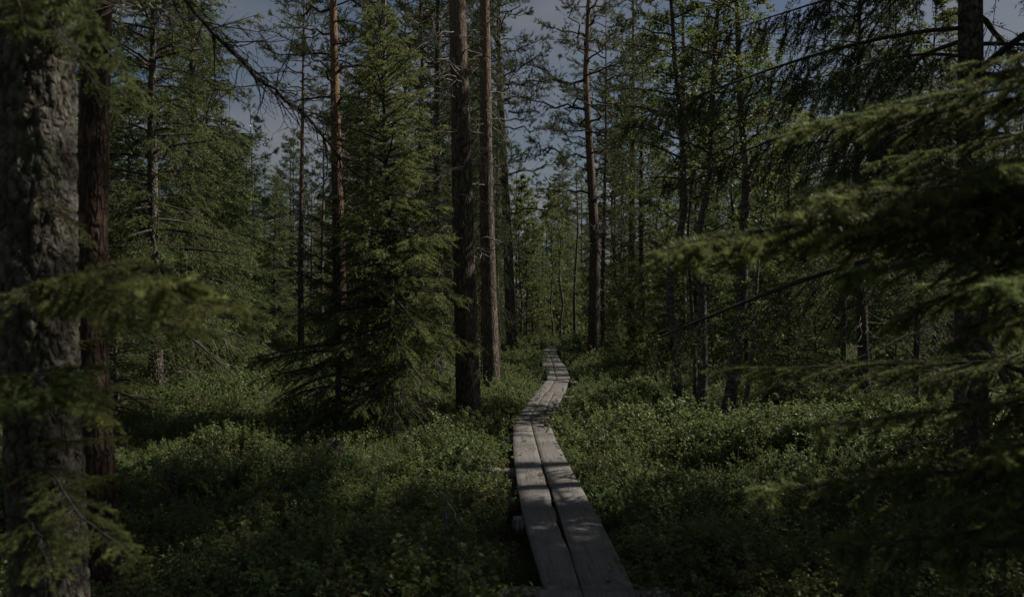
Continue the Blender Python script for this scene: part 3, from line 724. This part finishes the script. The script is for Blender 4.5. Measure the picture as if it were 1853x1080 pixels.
# ------------------------------------------------------------------ the dense young spruce
hs = spruce(5.55, 1.12, .35, 41, 230, .075, .048, 12, .026, .0075, .5, .08, 'spruce_young_lit', prof=.62, dead=110, gap=.08, rad=.075, axis_pts=[[0.03, 0, -.3], [0, 0, 2.5], [-.14, 0, 5.5]])
plant_tree("spruce_tree", hs, "dense young green spruce with pale dead twigs at its foot", -1.56, 10.15)
r2 = spruce(3.2, 1.5, .45, 43, 80, .09, .055, 10, .026, .007, .45, .08, 'spruce_dark', gap=.25, dead=40, rad=.05)
plant_tree("spruce_tree", r2, "short dark spruce with low drooping boughs left of the dense young spruce", gx_at(612, 10.4), 10.4)

# ------------------------------------------------------------------ the pines along the boardwalk
def P2(name, px, d, label, H, zc, r, seed, topdx=0.0, **k):
    me = pine(H, zc, seed, rad=r, lean=(topdx, 0), **k)
    return plant_tree(name, me, label, gx_at(px, d), d)
P2("pine_tree", 850, 11.3, "stout pine with curling dead twigs left of the boardwalk, beside the dense young spruce", 15, 7.2, .185, 51, -.35, dead=90, deadz=(2.2, 7.2), deadL=1.05, sides=22, deadr=.013)
P2("pine_tree", 891, 15.3, "pine whose foot stands in lit shrubs just behind the stout twiggy pine", 15, 7.5, .17, 52, -.3, dead=30, deadz=(2, 7), deadL=1.0, deadr=.012)
P2("pine_tree", 927, 24.5, "straight pine left of the boardwalk where it narrows", 14, 4.6, .185, 53, -.5, dead=34, deadz=(1.5, 6), deadL=1.3, R=2.6, nl_=52)
P2("pine_tree", 902, 23.0, "slender pine stem seen between two thicker pines left of the boardwalk", 12, 6, .07, 54, 0, dead=8)
P2("pine_tree", 1074, 25.0, "tall straight pine right of the boardwalk bend with long side limbs", 15, 4.4, .20, 55, 0.0, R=3.0, nl_=56, dead=40, deadz=(1.5, 7), deadL=1.4)
P2("pine_tree", 1092, 26.5, "thinner pine close behind the tall straight pine", 12, 6, .09, 56, .1, dead=8)
P2("pine_tree", 1142, 29.0, "orange tinted pine right of the tall straight pine", 15, 6.5, .18, 57, .1, dead=20)
P2("pine_tree", 1124, 31.0, "thin pale stemmed pine between two pines right of the boardwalk", 13, 7, .065, 58, .1, dead=16, mat='dead_bark')
P2("pine_tree", 1041, 35.0, "slim dark stem standing where the boardwalk turns right", 9, 5, .085, 59, 0, dead=14, R=1.0, nl_=20)
P2("pine_tree", 545, 28.0, "tall bare stemmed pine standing clear against the open sky", 15, 8.5, .115, 60, .1, dead=14)
P2("pine_tree", 618, 18.0, "orange flaked pine rising behind the dense young spruce", 14, 6.2, .175, 61, -.2, R=2.7, dead=20, deadz=(3, 7), mat='red_bark')
P2("pine_tree", 704, 16.0, "thin bleached stem behind the top of the dense young spruce", 12, 8.5, .085, 62, 0, mat='dead_bark', dead=10)
P2("pine_tree", 752, 22.0, "slim pine between the dense young spruce and the stout twiggy pine", 14, 6.5, .12, 63, 0, dead=14)
P2("pine_tree", 470, 23.0, "small crooked stem standing in the clearing behind the left shrubs", 7.5, 4.2, .06, 64, -.3, dead=8, R=.9, nl_=16, mat='birch_bark')

# ------------------------------------------------------------------ spruces of the middle distance
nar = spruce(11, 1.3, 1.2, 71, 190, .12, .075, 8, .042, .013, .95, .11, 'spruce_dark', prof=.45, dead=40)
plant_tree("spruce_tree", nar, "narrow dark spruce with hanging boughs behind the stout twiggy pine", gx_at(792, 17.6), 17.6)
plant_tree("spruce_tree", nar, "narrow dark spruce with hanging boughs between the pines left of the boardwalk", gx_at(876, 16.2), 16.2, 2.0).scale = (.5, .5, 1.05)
midA = spruce(9.5, 2.2, 1.0, 72, 190, .115, .07, 9, .036, .012, .65, .10, 'spruce', prof=.6, gap=.15, dead=30, rad=.12)
plant_tree("spruce_tree", midA, "open crowned spruce with a visible dark stem behind the reddish pine", gx_at(285, 12.6), 12.6)
midB = spruce(6.2, 1.6, .3, 73, 170, .115, .075, 8, .040, .013, .45, .10, 'spruce', prof=.8)
plant_tree("spruce_tree", midB, "young bright spruce right of the open crowned spruce", gx_at(408, 18.5), 18.5)
plant_tree("spruce_tree", midB, "slender young spruce behind the left clearing, under the open sky", gx_at(500, 30), 30, 1.1, scale=1.1)
plant_tree("spruce_tree", midB, "young spruce between the reddish pine and the open crowned spruce", gx_at(232, 16), 16, 2.1, scale=1.0)
plant_tree("spruce_tree", midB, "dusky young spruce left of the slim dark stem at the bend", gx_at(965, 40), 40, .6, scale=1.05)

# dark spruce on the right with long hanging limbs
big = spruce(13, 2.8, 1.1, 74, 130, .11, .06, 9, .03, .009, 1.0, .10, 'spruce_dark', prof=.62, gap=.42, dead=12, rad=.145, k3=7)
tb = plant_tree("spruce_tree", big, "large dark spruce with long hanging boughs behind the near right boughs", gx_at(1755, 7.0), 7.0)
bs = Buf(); rr = np.random.default_rng(9)
def long_bough(root, base, tip, seed, hang=1.0, mat='spruce_dark'):
    rg = np.random.default_rng(seed); base = np.array(base, float); tip = np.array(tip, float); w = tip - base; L = float(np.linalg.norm(w[:2]))
    C, Rb, TW, RW, O, D, Ln, t = spray(L, rg, .055, .045, w[2] / L + .20, .36, hang, .20, .085, .12, .06)
    a = math.atan2(w[1], w[0]); off = base - np.array(root.location)
    Bf = Buf(); tubes(Bf, rotz(C, a)[None] + off, Rb[None] * .5, 6, 1); tubes(Bf, rotz(TW, a) + off, RW, 3, 1)
    needles(Bf, rg, rotz(O, a) + off, rotz(D, a), Ln, 14, .028, .0075, 0, t)
    obj("bough", Bf.mesh("bough", [M[mat], M['limb']]), root)
bx, by = gx_at(1755, 7.0), 7.0
for k, (zb, px, py, d) in enumerate([(4.4, 1095, 215, 7.4), (3.7, 1150, 330, 7.2), (4.9, 1250, 60, 7.0), (4.1, 1400, 150, 6.8), (3.6, 1480, 300, 6.6)]):
    long_bough(tb, (bx, by, 1.5 + (zb - 1.5) * .854), P(px, py, d * .854), 200 + k)

thin = spruce(8.5, 1.3, 2.4, 75, 110, .12, .07, 8, .034, .010, .8, .10, 'spruce_dark', prof=.5, dead=60, rad=.10)
plant_tree("spruce_tree", thin, "thin dark spruce stem with bare lower twigs right of the leaning birches", gx_at(1565, 13), 13)
plant_tree("spruce_tree", thin, "slimmer dark spruce stem right of the bare twigged thin spruce", gx_at(1655, 12.2), 12.2, 2.2, scale=.6)
sm = spruce(2.3, .8, .15, 76, 90, .09, .05, 10, .026, .007, .4, .08, 'spruce', dead=10)
plant_tree("spruce_tree", sm, "waist high spruce sapling among the shrubs right of the leaning birches", gx_at(1430, 11.5), 11.5)
plant_tree("spruce_tree", sm, "small spruce sapling left of the open crowned spruce", gx_at(215, 10.5), 10.5, 1.3)

# ------------------------------------------------------------------ birches on the right
def PB(px_list, d, label, r, seed, zc, **k):
    x0 = gx_at(px_list[0][0], d); g0 = float(gh(x0, d)); pts = []
    for (px, py) in px_list:
        p = P(px, py, d); pts.append([p[0] - x0, 0, p[2] - g0])
    pts[0][2] = -.25
    rg = np.random.default_rng(seed)
    last = pts[-1]; pts.append([last[0] + rg.normal() * .2, .3, last[2] + 2.2])
    me = birch(pts, r, seed, zc, **k)
    return plant_tree("birch_tree", me, label, x0, d)
PB([(1228, 745), (1222, 650), (1229, 620), (1213, 575), (1212, 500), (1240, 380), (1235, 250), (1222, 100), (1212, -60)], 12.2, "crooked birch with a pale patch where its stem bends", .075, 81, 3.4, nl_=50, R=1.45, nleaf=8500, lsize=.05)
PB([(1268, 755), (1272, 650), (1270, 520), (1262, 430), (1285, 330), (1290, 180), (1300, 20)], 11.9, "straight dark birch beside the crooked one", .08, 82, 3.6, nl_=50, R=1.4, nleaf=8000, lsize=.05)
PB([(1308, 765), (1330, 660), (1342, 560), (1345, 450), (1352, 330), (1340, 150), (1335, -20)], 11.6, "leaning dark birch with its foot swept to the left", .10, 83, 3.4, nl_=50, R=1.45, nleaf=8500, lsize=.05)
PB([(1258, 740), (1257, 640), (1252, 560), (1245, 420), (1256, 300)], 12.6, "thin birch stem between the crooked and the straight birch", .04, 84, 2.0, nl_=34, R=1.2, nleaf=4500, lsize=.055)
PB([(1335, 775), (1352, 705), (1362, 640), (1366, 560)], 11.2, "short leaning sapling in front of the leaning birch", .04, 85, 1.3, nl_=14, R=.7, nleaf=900)
PB([(1016, 616), (1014, 585), (1019, 550), (1012, 500), (1015, 440)], 37.0, "wavy pale birch just behind the boardwalk bend", .07, 86, 1.6, nl_=30, R=1.4, nleaf=2800, lsize=.07)
PB([(1000, 614), (1001, 590), (996, 560), (1000, 500), (998, 430)], 38.5, "forked pale birch left of the wavy birch behind the bend", .06, 87, 1.6, nl_=30, R=1.4, nleaf=2800, lsize=.07)
PB([(953, 614), (954, 560), (953, 480), (950, 420)], 38.0, "straight thin pale birch left of the boardwalk bend", .055, 88, 2.2, nl_=24, R=1.3, nleaf=2400, lsize=.07)

# ------------------------------------------------------------------ the forest behind
BG = []
for k in range(3):
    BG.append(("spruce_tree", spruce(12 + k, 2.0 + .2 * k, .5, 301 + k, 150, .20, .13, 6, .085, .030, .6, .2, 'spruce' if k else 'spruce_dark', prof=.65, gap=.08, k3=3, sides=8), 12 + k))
for k in range(3):
    BG.append(("pine_tree", pine(13 + k, 4.2 + .8 * k, 311 + k, 2.0, 44, .13, 10, .10, .024, dead=14, tuft=.16, density=1.0, sides=9), 13 + k))
for k in range(2):
    BG.append(("birch_tree", birch([[0, 0, -.3], [.15, 0, 2], [-.1, .1, 5], [.2, 0, 8.5 + k]], .08, 321 + k, 1.0, 60, 1.9, .11, 9000, sides=8), 8.5 + k))
LAB = {"spruce_tree": "distant spruce in the dense forest behind the clearing", "pine_tree": "distant straight stemmed pine in the forest behind the clearing", "birch_tree": "distant light leaved birch in the forest behind the clearing"}
GRP = {"spruce_tree": "spruces of the far forest", "pine_tree": "pines of the far forest", "birch_tree": "birches of the far forest"}
def ylim(px):
    if 395 < px < 560: return 225
    if 560 < px < 640: return 100
    if 905 < px < 1030: return 240
    return -120
rg = np.random.default_rng(77); placed = []
tries = 0
while len(placed) < 285 and tries < 9000:
    tries += 1
    d = 27 + 80 * rg.random() ** .85; px = rg.uniform(-200, 2050); x = gx_at(px, d)
    l, r = course(d)
    if d < 45 and -2.2 < x - (l + r) / 2 < (3.2 if d < 34 else 5.5): continue
    if any((x - a) ** 2 + (d - b) ** 2 < (2.0 if d < 50 else 2.6) ** 2 for a, b in placed): continue
    k = rg.choice(len(BG), p=[.15, .15, .14, .11, .11, .10, .13, .11])
    name, me, H = BG[k]; h = H * rg.uniform(.75, 1.15)
    h = min(h, (CAMH + (HZ - ylim(px) - rg.uniform(-60, 20)) / FPX * d) * rg.uniform(.9, 1.0))
    if h < 4: continue
    placed.append((x, d))
    plant_tree(name, me, LAB[name], x, d, rg.random() * 6.28, GRP[name], h / H)

UND = [("spruce_tree", midB, 6.2), ("birch_tree", birch([[0, 0, -.2], [.1, 0, 1], [-.05, .05, 2.4], [.1, 0, 4.2]], .035, 331, .35, 40, 1.1, .075, 4200, sides=6), 4.2),
       ("spruce_tree", spruce(4.0, 1.2, .1, 332, 110, .15, .10, 7, .06, .02, .45, .14, 'spruce', k3=3, sides=6), 4.0)]
UL = {"spruce_tree": "young spruce in the undergrowth between the far trees", "birch_tree": "young leafy birch in the undergrowth between the far trees"}
UG = {"spruce_tree": "young spruces of the undergrowth", "birch_tree": "young birches of the undergrowth"}
und = []; tries = 0
while len(und) < 190 and tries < 6000:
    tries += 1
    d = 24 + 56 * rg.random(); px = rg.uniform(-150, 2000); x = gx_at(px, d); l, r = course(d)
    if d < 46 and -2.6 < x - (l + r) / 2 < (3.0 if d < 33 else 6.5): continue
    if 380 < px < 640 and d < 31: continue
    if any((x - a) ** 2 + (d - b) ** 2 < 1.6 ** 2 for a, b in und): continue
    name, me, H = UND[rg.choice(3, p=[.3, .38, .32])]; und.append((x, d))
    plant_tree(name, me, UL[name], x, d, rg.random() * 6.28, UG[name], rg.uniform(.5, 1.0))

# trees of the middle distance that fill the gaps between the pines
MID = [(664, 21, 5, 1.0, "pine crown filling the gap above the dense young spruce"), (733, 26, 4, 1.0, "bushy pine behind the slim pine and the twiggy one"),
       (792, 24, 3, 1.05, "full crowned pine seen past the narrow dark spruce"), (856, 29, 1, .9, "shadowed spruce filling the gap behind the stout twiggy pine"),
       (1112, 33, 7, 1.1, "leafy birch between the tall straight pine and the orange tinted pine"), (1205, 31, 8, 1.0, "leafy birch left of the crooked birch"),
       (1236, 23, 4, 1.0, "pine standing behind the crooked birch"), (1330, 24, 8, 1.05, "leafy birch behind the leaning birch"), (1412, 22, 8, .95, "leafy birch right of the leaning birch"),
       (1430, 21, 0, .62, "dark spruce behind the waist high sapling"), (1525, 20, 8, 1.0, "leafy birch left of the thin dark spruce stem"), (1610, 18, 1, .58, "spruce between the two thin dark stems"),
       (1720, 16, 2, .55, "spruce behind the large dark hanging one"), (338, 17, 2, .85, "tall spruce right behind the open crowned spruce"), (150, 13, 1, .8, "spruce hidden partly by the reddish pine"),
       (372, 24, 0, .75, "dark spruce behind the young bright spruce"), (445, 27, 1, .58, "low spruce under the open sky behind the clearing"), (60, 17, 2, .9, "spruce showing past the thick flaky trunk"),
       (1165, 27, 2, .8, "dusky spruce right of the orange tinted pine"), (1010, 43, 0, .75, "dark spruce closing the view behind the boardwalk bend")]
BG.append(("birch_tree", birch([[0, 0, -.3], [.15, 0, 2], [-.15, .1, 5], [.2, 0, 9]], .075, 323, 1.6, 60, 1.9, .062, 13000, sides=10), 9))
SAP = [(1165, 18.5, 1, .55, "low leafy birch sapling left of the crooked birch foot"), (1290, 16.5, 1, .6, "leafy birch sapling behind the straight dark birch"), (1400, 15, 1, .6, "leafy birch sapling right of the leaning birch foot"),
       (1475, 16, 2, .6, "dim spruce sapling left of the thin dark spruce"), (1110, 24, 2, .5, "small spruce sapling between pines right of the boardwalk"), (868, 21, 1, .6, "leafy sapling between the two pines left of the boardwalk"),
       (790, 13.5, 1, .45, "leafy sapling between the dense young spruce and the stout pine"), (255, 14.5, 1, .7, "leafy birch sapling under the open crowned spruce"), (1620, 14.5, 1, .7, "leafy sapling between the thin dark spruce stems"),
       (330, 20, 1, .8, "leafy birch behind the open crowned spruce foot"), (1215, 21, 2, .9, "dim spruce behind the crooked birch"), (1350, 22, 2, 1.0, "dim spruce behind the leaning birch")]
for i, (px, d, k, sc_, lab) in enumerate(SAP):
    plant_tree(UND[k][0], UND[k][1], lab, gx_at(px, d), d, i * 2.1, None, sc_)
for i, (px, d, k, sc_, lab) in enumerate(MID):
    plant_tree(BG[k][0], BG[k][1], lab, gx_at(px, d), d, i * 1.7, None, sc_)

# trees added beside and behind the camera to cast shade, carrying the wood on
SIDE = [(11.5, 7.5, 1), (6.9, 5.9, 1), (8.4, 7.0, 0), (16.5, 1, 5), (14.5, 5, 2), (15, 19, 3), (16, 16, 1), (7.2, .6, 2), (5.5, -3.5, 4), (-4, -2.5, 1), (-6.5, 2, 5), (-8, 6.5, 2), (-10, 11, 1), (17, 21, 4), (10, 19, 7), (19, 12, 0)]
for i, (x, y, k) in enumerate(SIDE):
    name, me, H = BG[k]
    plant_tree(name, me, "%s added for shade in the wood beside the boardwalk, out of the clearing" % name.replace('_', ' '), x, y, i * 1.3, "shade trees added beside the clearing", 1.0)

for i, (x, y, sd) in enumerate(((6.9, 8.5, 401), (7.9, 8.0, 402), (5.9, 7.3, 403), (7.6, 9.6, 404))):  # unseen pines, added with high crowns to shade the left foreground
    plant_tree("pine_tree", pine(16.5, 9.2, sd, 2.3, 50, .17, 12, .09, .018, dead=10, tuft=.14), "unseen high crowned pine added beside the large dark hanging spruce for shade", x, y, 0, "unseen shade pines added right of the clearing")

# ------------------------------------------------------------------ near spruce at the right, its boughs reaching into view
t = thing("spruce_tree", "near spruce whose bright tipped boughs reach over the shrubs from the right", "tree", (2.35, 2.55, float(gh(2.35, 2.55))))
obj("trunk", trunk_mesh([[0, 0, -.3], [.03, 0, 3], [.05, .05, 9.5]], [.13, .10, .02], M['spruce_bark'], 18, .1, .07, .35, 91), t)
rsp = spruce(9.5, 1.5, 4.4, 92, 90, .13, .085, 6, .03, .008, .7, .1, 'spruce_dark', rad=.03)
obj("crown", rsp[1], t)
r_ = np.random.default_rng(8)
for k, (px, py, d, rise, roll) in enumerate([
        (1395, 250, 2.60, .42, .1), (1425, 232, 2.7, .4, -.2), (1470, 225, 2.55, .35, .2), (1205, 440, 2.45, .45, .2), (1330, 425, 2.5, .4, -.4), (1600, 590, 2.5, 1.3, .2), (1710, 640, 2.3, 1.5, -.3), (1800, 600, 2.1, 1.2, .2), (1780, 960, 2.3, .9, .1), (1690, 880, 2.5, 1.2, -.2), (1690, 560, 2.7, .5, .2), (1665, 700, 2.9, .8, -.2), (1690, 330, 2.7, .4, .2), (1700, 760, 2.7, .8, .3), (1168, 462, 2.35, .45, -.1), (1300, 440, 2.45, .4, .4), (1440, 345, 2.5, .4, .2), (1480, 360, 2.3, .3, -.4),
        (1272, 672, 3.5, .25, 0), (1465, 770, 2.75, .35, .1), (1560, 760, 2.5, .3, -.3), (1345, 885, 2.6, .3, .2), (1500, 870, 2.5, .25, .3),
        (1600, 195, 2.7, .4, .2), (1720, 120, 2.5, .35, -.2), (1500, 500, 2.25, .3, .3), (1600, 400, 2.2, .3, -.2), 
        (1500, 990, 2.4, .2, 0), (1640, 930, 2.2, .2, .3), (1760, 520, 2.0, .25, .2), (1780, 830, 2.0, .2, 0),
        (1780, 300, 2.2, .3, .2), (1400, 470, 2.7, .4, .5), (1650, 520, 2.9, .3, .1), (1560, 300, 2.9, .4, -.2), (1690, 1010, 2.3, .2, -.2),
        (1650, 820, 2.7, .25, .2), (1800, 130, 2.3, .3, .1), (1720, 420, 2.5, .3, -.3)]):
    tip = P(px, py, d)
    bough(t, k, (2.35 + r_.normal() * .03, 2.5 + r_.normal() * .04, max(.15, tip[2] + rise * .38)), tip, roll * .6)

# ------------------------------------------------------------------ bilberry ground cover
cover = bpy.data.collections.new("cover_kinds")           # not linked to the scene: only the sources of the tufts
def shrub(seed, h=.24, spread=.13, stems=15, lsize=.021, mat='bilberry', dens=9):
    rg = np.random.default_rng(seed); Bf = Buf(); k = 5; s = np.linspace(0, 1, k)
    for i in range(stems):
        b = np.array([*(rg.normal(size=2) * spread * .6), -.03]); hh = h * rg.uniform(.55, 1.15); ln = rg.normal(size=2) * .3
        C = np.stack([b[0] + ln[0] * hh * s ** 1.3, b[1] + ln[1] * hh * s ** 1.3, b[2] + hh * s], -1) + rg.normal(size=(k, 3)) * .006
        tubes(Bf, C[None], np.linspace(.0022, .001, k)[None], 3, 1)
        n2 = 5; s2 = rg.uniform(.3, 1, n2); b2 = np.stack([np.interp(s2, s, C[:, j]) for j in range(3)], -1)
        d2 = norm(rg.normal(size=(n2, 3)) * .7 + np.array([0, 0, 1.0])); l2 = hh * rg.uniform(.2, .45, n2)
        t3 = np.linspace(0, 1, 3)
        tubes(Bf, b2[:, None] + d2[:, None] * l2[:, None, None] * t3[None, :, None], np.full((n2, 3), .001), 3, 1)
        ii = rg.integers(0, n2, n2 * dens); tt = rg.uniform(.15, 1.05, len(ii))
        O = b2[ii] + d2[ii] * (l2[ii] * tt)[:, None]
        leaves(Bf, rg, O, lsize, 0, np.clip(rg.normal(.42, .3, len(ii)) + .3 * (tt > .85), 0, 1), None, .8)
    o = bpy.data.objects.new("bilberry_%d" % seed, Bf.mesh("bilberry", [M[mat], M['dry']])); cover.objects.link(o)
for k in range(6): shrub(k, .20 + .022 * k, .12 + .01 * k, 13 + k, .019 + .0014 * k, 'bilberry', 12)
shrub(6, .16, .20, 14, .024, 'bilberry', 6)
shrub(7, .34, .12, 9, .024, 'bilberry', 6)
shrub(8, .26, .14, 10, .016, 'bilberry', 1)

rg = np.random.default_rng(9); Bf = Buf()                   # a wispy grass tuft
needles(Bf, rg, np.concatenate([rg.normal(size=(16, 2)) * .05, np.full((16, 1), -.02)], 1), rg.normal(size=(16, 3)) * .25 + np.array([0, 0, 1.]), np.full(16, .03), 3, .26, .006, 0, .8, 2, 22)
cover.objects.link(bpy.data.objects.new("grass_tuft", Bf.mesh("grass_tuft", M['bilberry'])))

rg = np.random.default_rng(123)
def cells(y0, y1, step, mg):
    out = []
    for y in np.arange(y0, y1, step):
        w = .70 * y + mg; xs = np.arange(-w, w, step)
        out.append(np.stack([xs + rg.uniform(-.5, .5, len(xs)) * step * 1.2, np.full(len(xs), y) + rg.uniform(-.5, .5, len(xs)) * step * 1.2, np.full(len(xs), step)], -1))
    return np.concatenate(out)
pts = np.concatenate([cells(1.2, 9, .15, 2.5), cells(9, 17, .18, 3), cells(17, 30, .27, 4), cells(30, 62, .5, 5)])
l, r = course(pts[:, 1]); near = np.clip((14 - pts[:, 1]) / 8, 0, 1)
off_l, off_r = l - pts[:, 0], pts[:, 0] - r
ok = (off_l > .07 + .09 * near * (.6 + .8 * vnoise(pts[:, 1] * 1.6, pts[:, 1] * 0))) | (off_r > .045 + .09 * np.clip((pts[:, 1] - 10.5) / 2, 0, 1))
ok |= (pts[:, 1] > 40)
for by_, bx0, bx1 in ((4.33, -.26, .98), (5.9, -.08, .1), (7.7, -.3, .05)):
    ok &= ~((np.abs(pts[:, 1] - by_) < .20) & (pts[:, 0] > bx0) & (pts[:, 0] < bx1))
# bare litter under the spruces and round the trunks, thinner patches elsewhere
for cx_, cy_, cr in [(-1.56, 10.2, .55), (-.60, 11.0, .50), (-.38, 14.9, .50), (2.55, 11.9, .35), (2.85, 11.3, .45), (3.1, 11.0, .35), (2.4, 2.6, 1.2), (-1.73, 3, .25), (-2.22, 4.3, .2), (3.9, 4.4, 1.0)]:
    ok &= ((pts[:, 0] - cx_) ** 2 + (pts[:, 1] - cy_) ** 2) > cr ** 2
ok &= vnoise(pts[:, 0] * 1.1 + 4, pts[:, 1] * 1.1) + .35 * rg.random(len(pts)) > .22
pts = pts[ok]
n = len(pts)
pos = np.stack([pts[:, 0], pts[:, 1], gh(pts[:, 0], pts[:, 1])], -1)
clump = vnoise(pts[:, 0] * .9 + 11, pts[:, 1] * .9 + 3)
clump = .6 * clump + .4 * vnoise(pts[:, 0] * 2.3 + 5, pts[:, 1] * 2.3 + 9)
scl = (.22 + 1.6 * clump ** 1.15) * rg.uniform(.7, 1.25, n) * np.interp(pts[:, 2], [.15, .27, .5], [1, 1.25, 1.9])
l, r = course(pts[:, 1]); ed = np.maximum(l - pts[:, 0], pts[:, 0] - r)
scl *= np.where(ed < .35, .85, 1.0)
me = bpy.data.meshes.new("bilberry_shrubs"); me.vertices.add(n); me.vertices.foreach_set("co", pos.ravel().astype(np.float32))
a = me.attributes.new("rot", 'FLOAT_VECTOR', 'POINT'); a.data.foreach_set("vector", np.stack([rg.normal(size=n) * .10, rg.normal(size=n) * .10, rg.random(n) * 6.283], -1).ravel().astype(np.float32))
a = me.attributes.new("scl", 'FLOAT', 'POINT'); a.data.foreach_set("value", scl.astype(np.float32))
a = me.attributes.new("idx", 'INT', 'POINT'); a.data.foreach_set("value", rg.choice(10, n, p=[.12, .12, .12, .12, .12, .11, .10, .10, .05, .04]).astype(np.int32))
shr = tag(obj("bilberry_shrubs", me), "green knee high bilberry shrubs covering the forest floor", "shrubs", kind="stuff")
ng = bpy.data.node_groups.new("cover", 'GeometryNodeTree')
ng.interface.new_socket("Geometry", in_out='INPUT', socket_type='NodeSocketGeometry'); ng.interface.new_socket("Geometry", in_out='OUTPUT', socket_type='NodeSocketGeometry')
N, K = ng.nodes, ng.links
gi, go = N.new("NodeGroupInput"), N.new("NodeGroupOutput"); ip = N.new("GeometryNodeInstanceOnPoints"); ci = N.new("GeometryNodeCollectionInfo")
ci.inputs["Collection"].default_value = cover; ci.inputs["Separate Children"].default_value = True; ci.inputs["Reset Children"].default_value = True
def named(nm, ty):
    q = N.new("GeometryNodeInputNamedAttribute"); q.data_type = ty; q.inputs["Name"].default_value = nm
    return [s for s in q.outputs if s.enabled and s.name == "Attribute"][0]
er = N.new("FunctionNodeEulerToRotation")
K.new(named("rot", 'FLOAT_VECTOR'), er.inputs[0]); K.new(er.outputs[0], ip.inputs["Rotation"])
K.new(named("scl", 'FLOAT'), ip.inputs["Scale"]); K.new(named("idx", 'INT'), ip.inputs["Instance Index"])
ip.inputs["Pick Instance"].default_value = True
K.new(gi.outputs[0], ip.inputs["Points"]); K.new(ci.outputs[0], ip.inputs["Instance"]); K.new(ip.outputs[0], go.inputs[0])
md = shr.modifiers.new("cover", 'NODES'); md.node_group = ng

# ------------------------------------------------------------------ snags and stumps
def snag(name, px, py, d, h, r, seed, label, lean=(0, 0), mat='dead_bark', cat="stump"):
    rg = np.random.default_rng(seed); x = gx_at(px, d); z = float(gh(x, d)); n, sd = 14, 12
    zz = np.linspace(-.08, h, n); a = np.linspace(0, 2 * math.pi, sd, endpoint=False); A, Z = np.meshgrid(a, zz)
    top = h * (.62 + .38 * rg.random(sd)) ; Zc = np.minimum(Z, top[None])            # splintered rim
    R = r * (1.25 - .55 * np.clip(Zc / h, 0, 1)) * (1 + .25 * (vnoise(A * 1.9 + seed, Z * 3) - .5))
    V = np.stack([np.cos(A) * R + lean[0] * Zc, np.sin(A) * R + lean[1] * Zc, Zc], -1)
    q = np.arange(n - 1)[:, None] * sd; s = np.arange(sd)[None]; s1 = (s + 1) % sd
    Bf = Buf(); Bf.add(V, np.stack([q + s, q + s1, q + sd + s1, q + sd + s], -1).reshape(-1, 4))
    Vc = np.concatenate([V[-1], [[lean[0] * h * .55, lean[1] * h * .55, h * .5]]]); Bf.add(Vc, np.stack([np.arange(sd), (np.arange(sd) + 1) % sd, np.full(sd, sd)], -1))
    tag(obj(name, Bf.mesh(name, M[mat], False), None, (x, d, z)), label, cat)
snag("broken_snag", 312, 905, 6.4, .50, .035, 1, "narrow dark broken snag poking out of the left shrubs", (.05, 0), 'spruce_bark', "snag")
snag("rotten_stump", 597, 830, 8.1, .46, .10, 2, "rotten stump half sunk in shrubs before the dense young spruce", (.2, 0), 'spruce_bark')
snag("grey_snag", 808, 975, 5.6, .42, .022, 3, "thin grey broken stick standing in shrubs left of the boardwalk", (-.04, 0), 'dead_bark', "snag")
snag("low_stump", 1235, 775, 12.2, .25, .10, 4, "low dark stump at the foot of the crooked birch", (0, 0), 'spruce_bark')

# fallen sticks
def stick(pts, r, label, mat='twig', name="fallen_stick"):
    pts = np.array(pts, float); k = 12; tt = np.linspace(0, len(pts) - 1, k); C = np.stack([np.interp(tt, np.arange(len(pts)), pts[:, j]) for j in range(3)], -1)
    C[1:-1] += np.random.default_rng(len(label)).normal(size=(k - 2, 3)) * .008
    o0 = C[0].copy(); Bf = Buf(); tubes(Bf, (C - o0)[None], np.linspace(r, r * .4, k)[None], 6)
    tag(obj(name, Bf.mesh(name, M[mat]), None, o0), label, "stick")
stick([P(1190, 690, 13.0), P(1178, 655, 13.0), P(1186, 610, 13.1)], .022, "bent dark stick rising from the shrubs left of the crooked birch", 'limb')
stick([P(835, 950, 5.4), P(812, 905, 5.5), P(790, 870, 5.6)], .007, "thin pale stick leaning in the shrubs beside the grey snag")
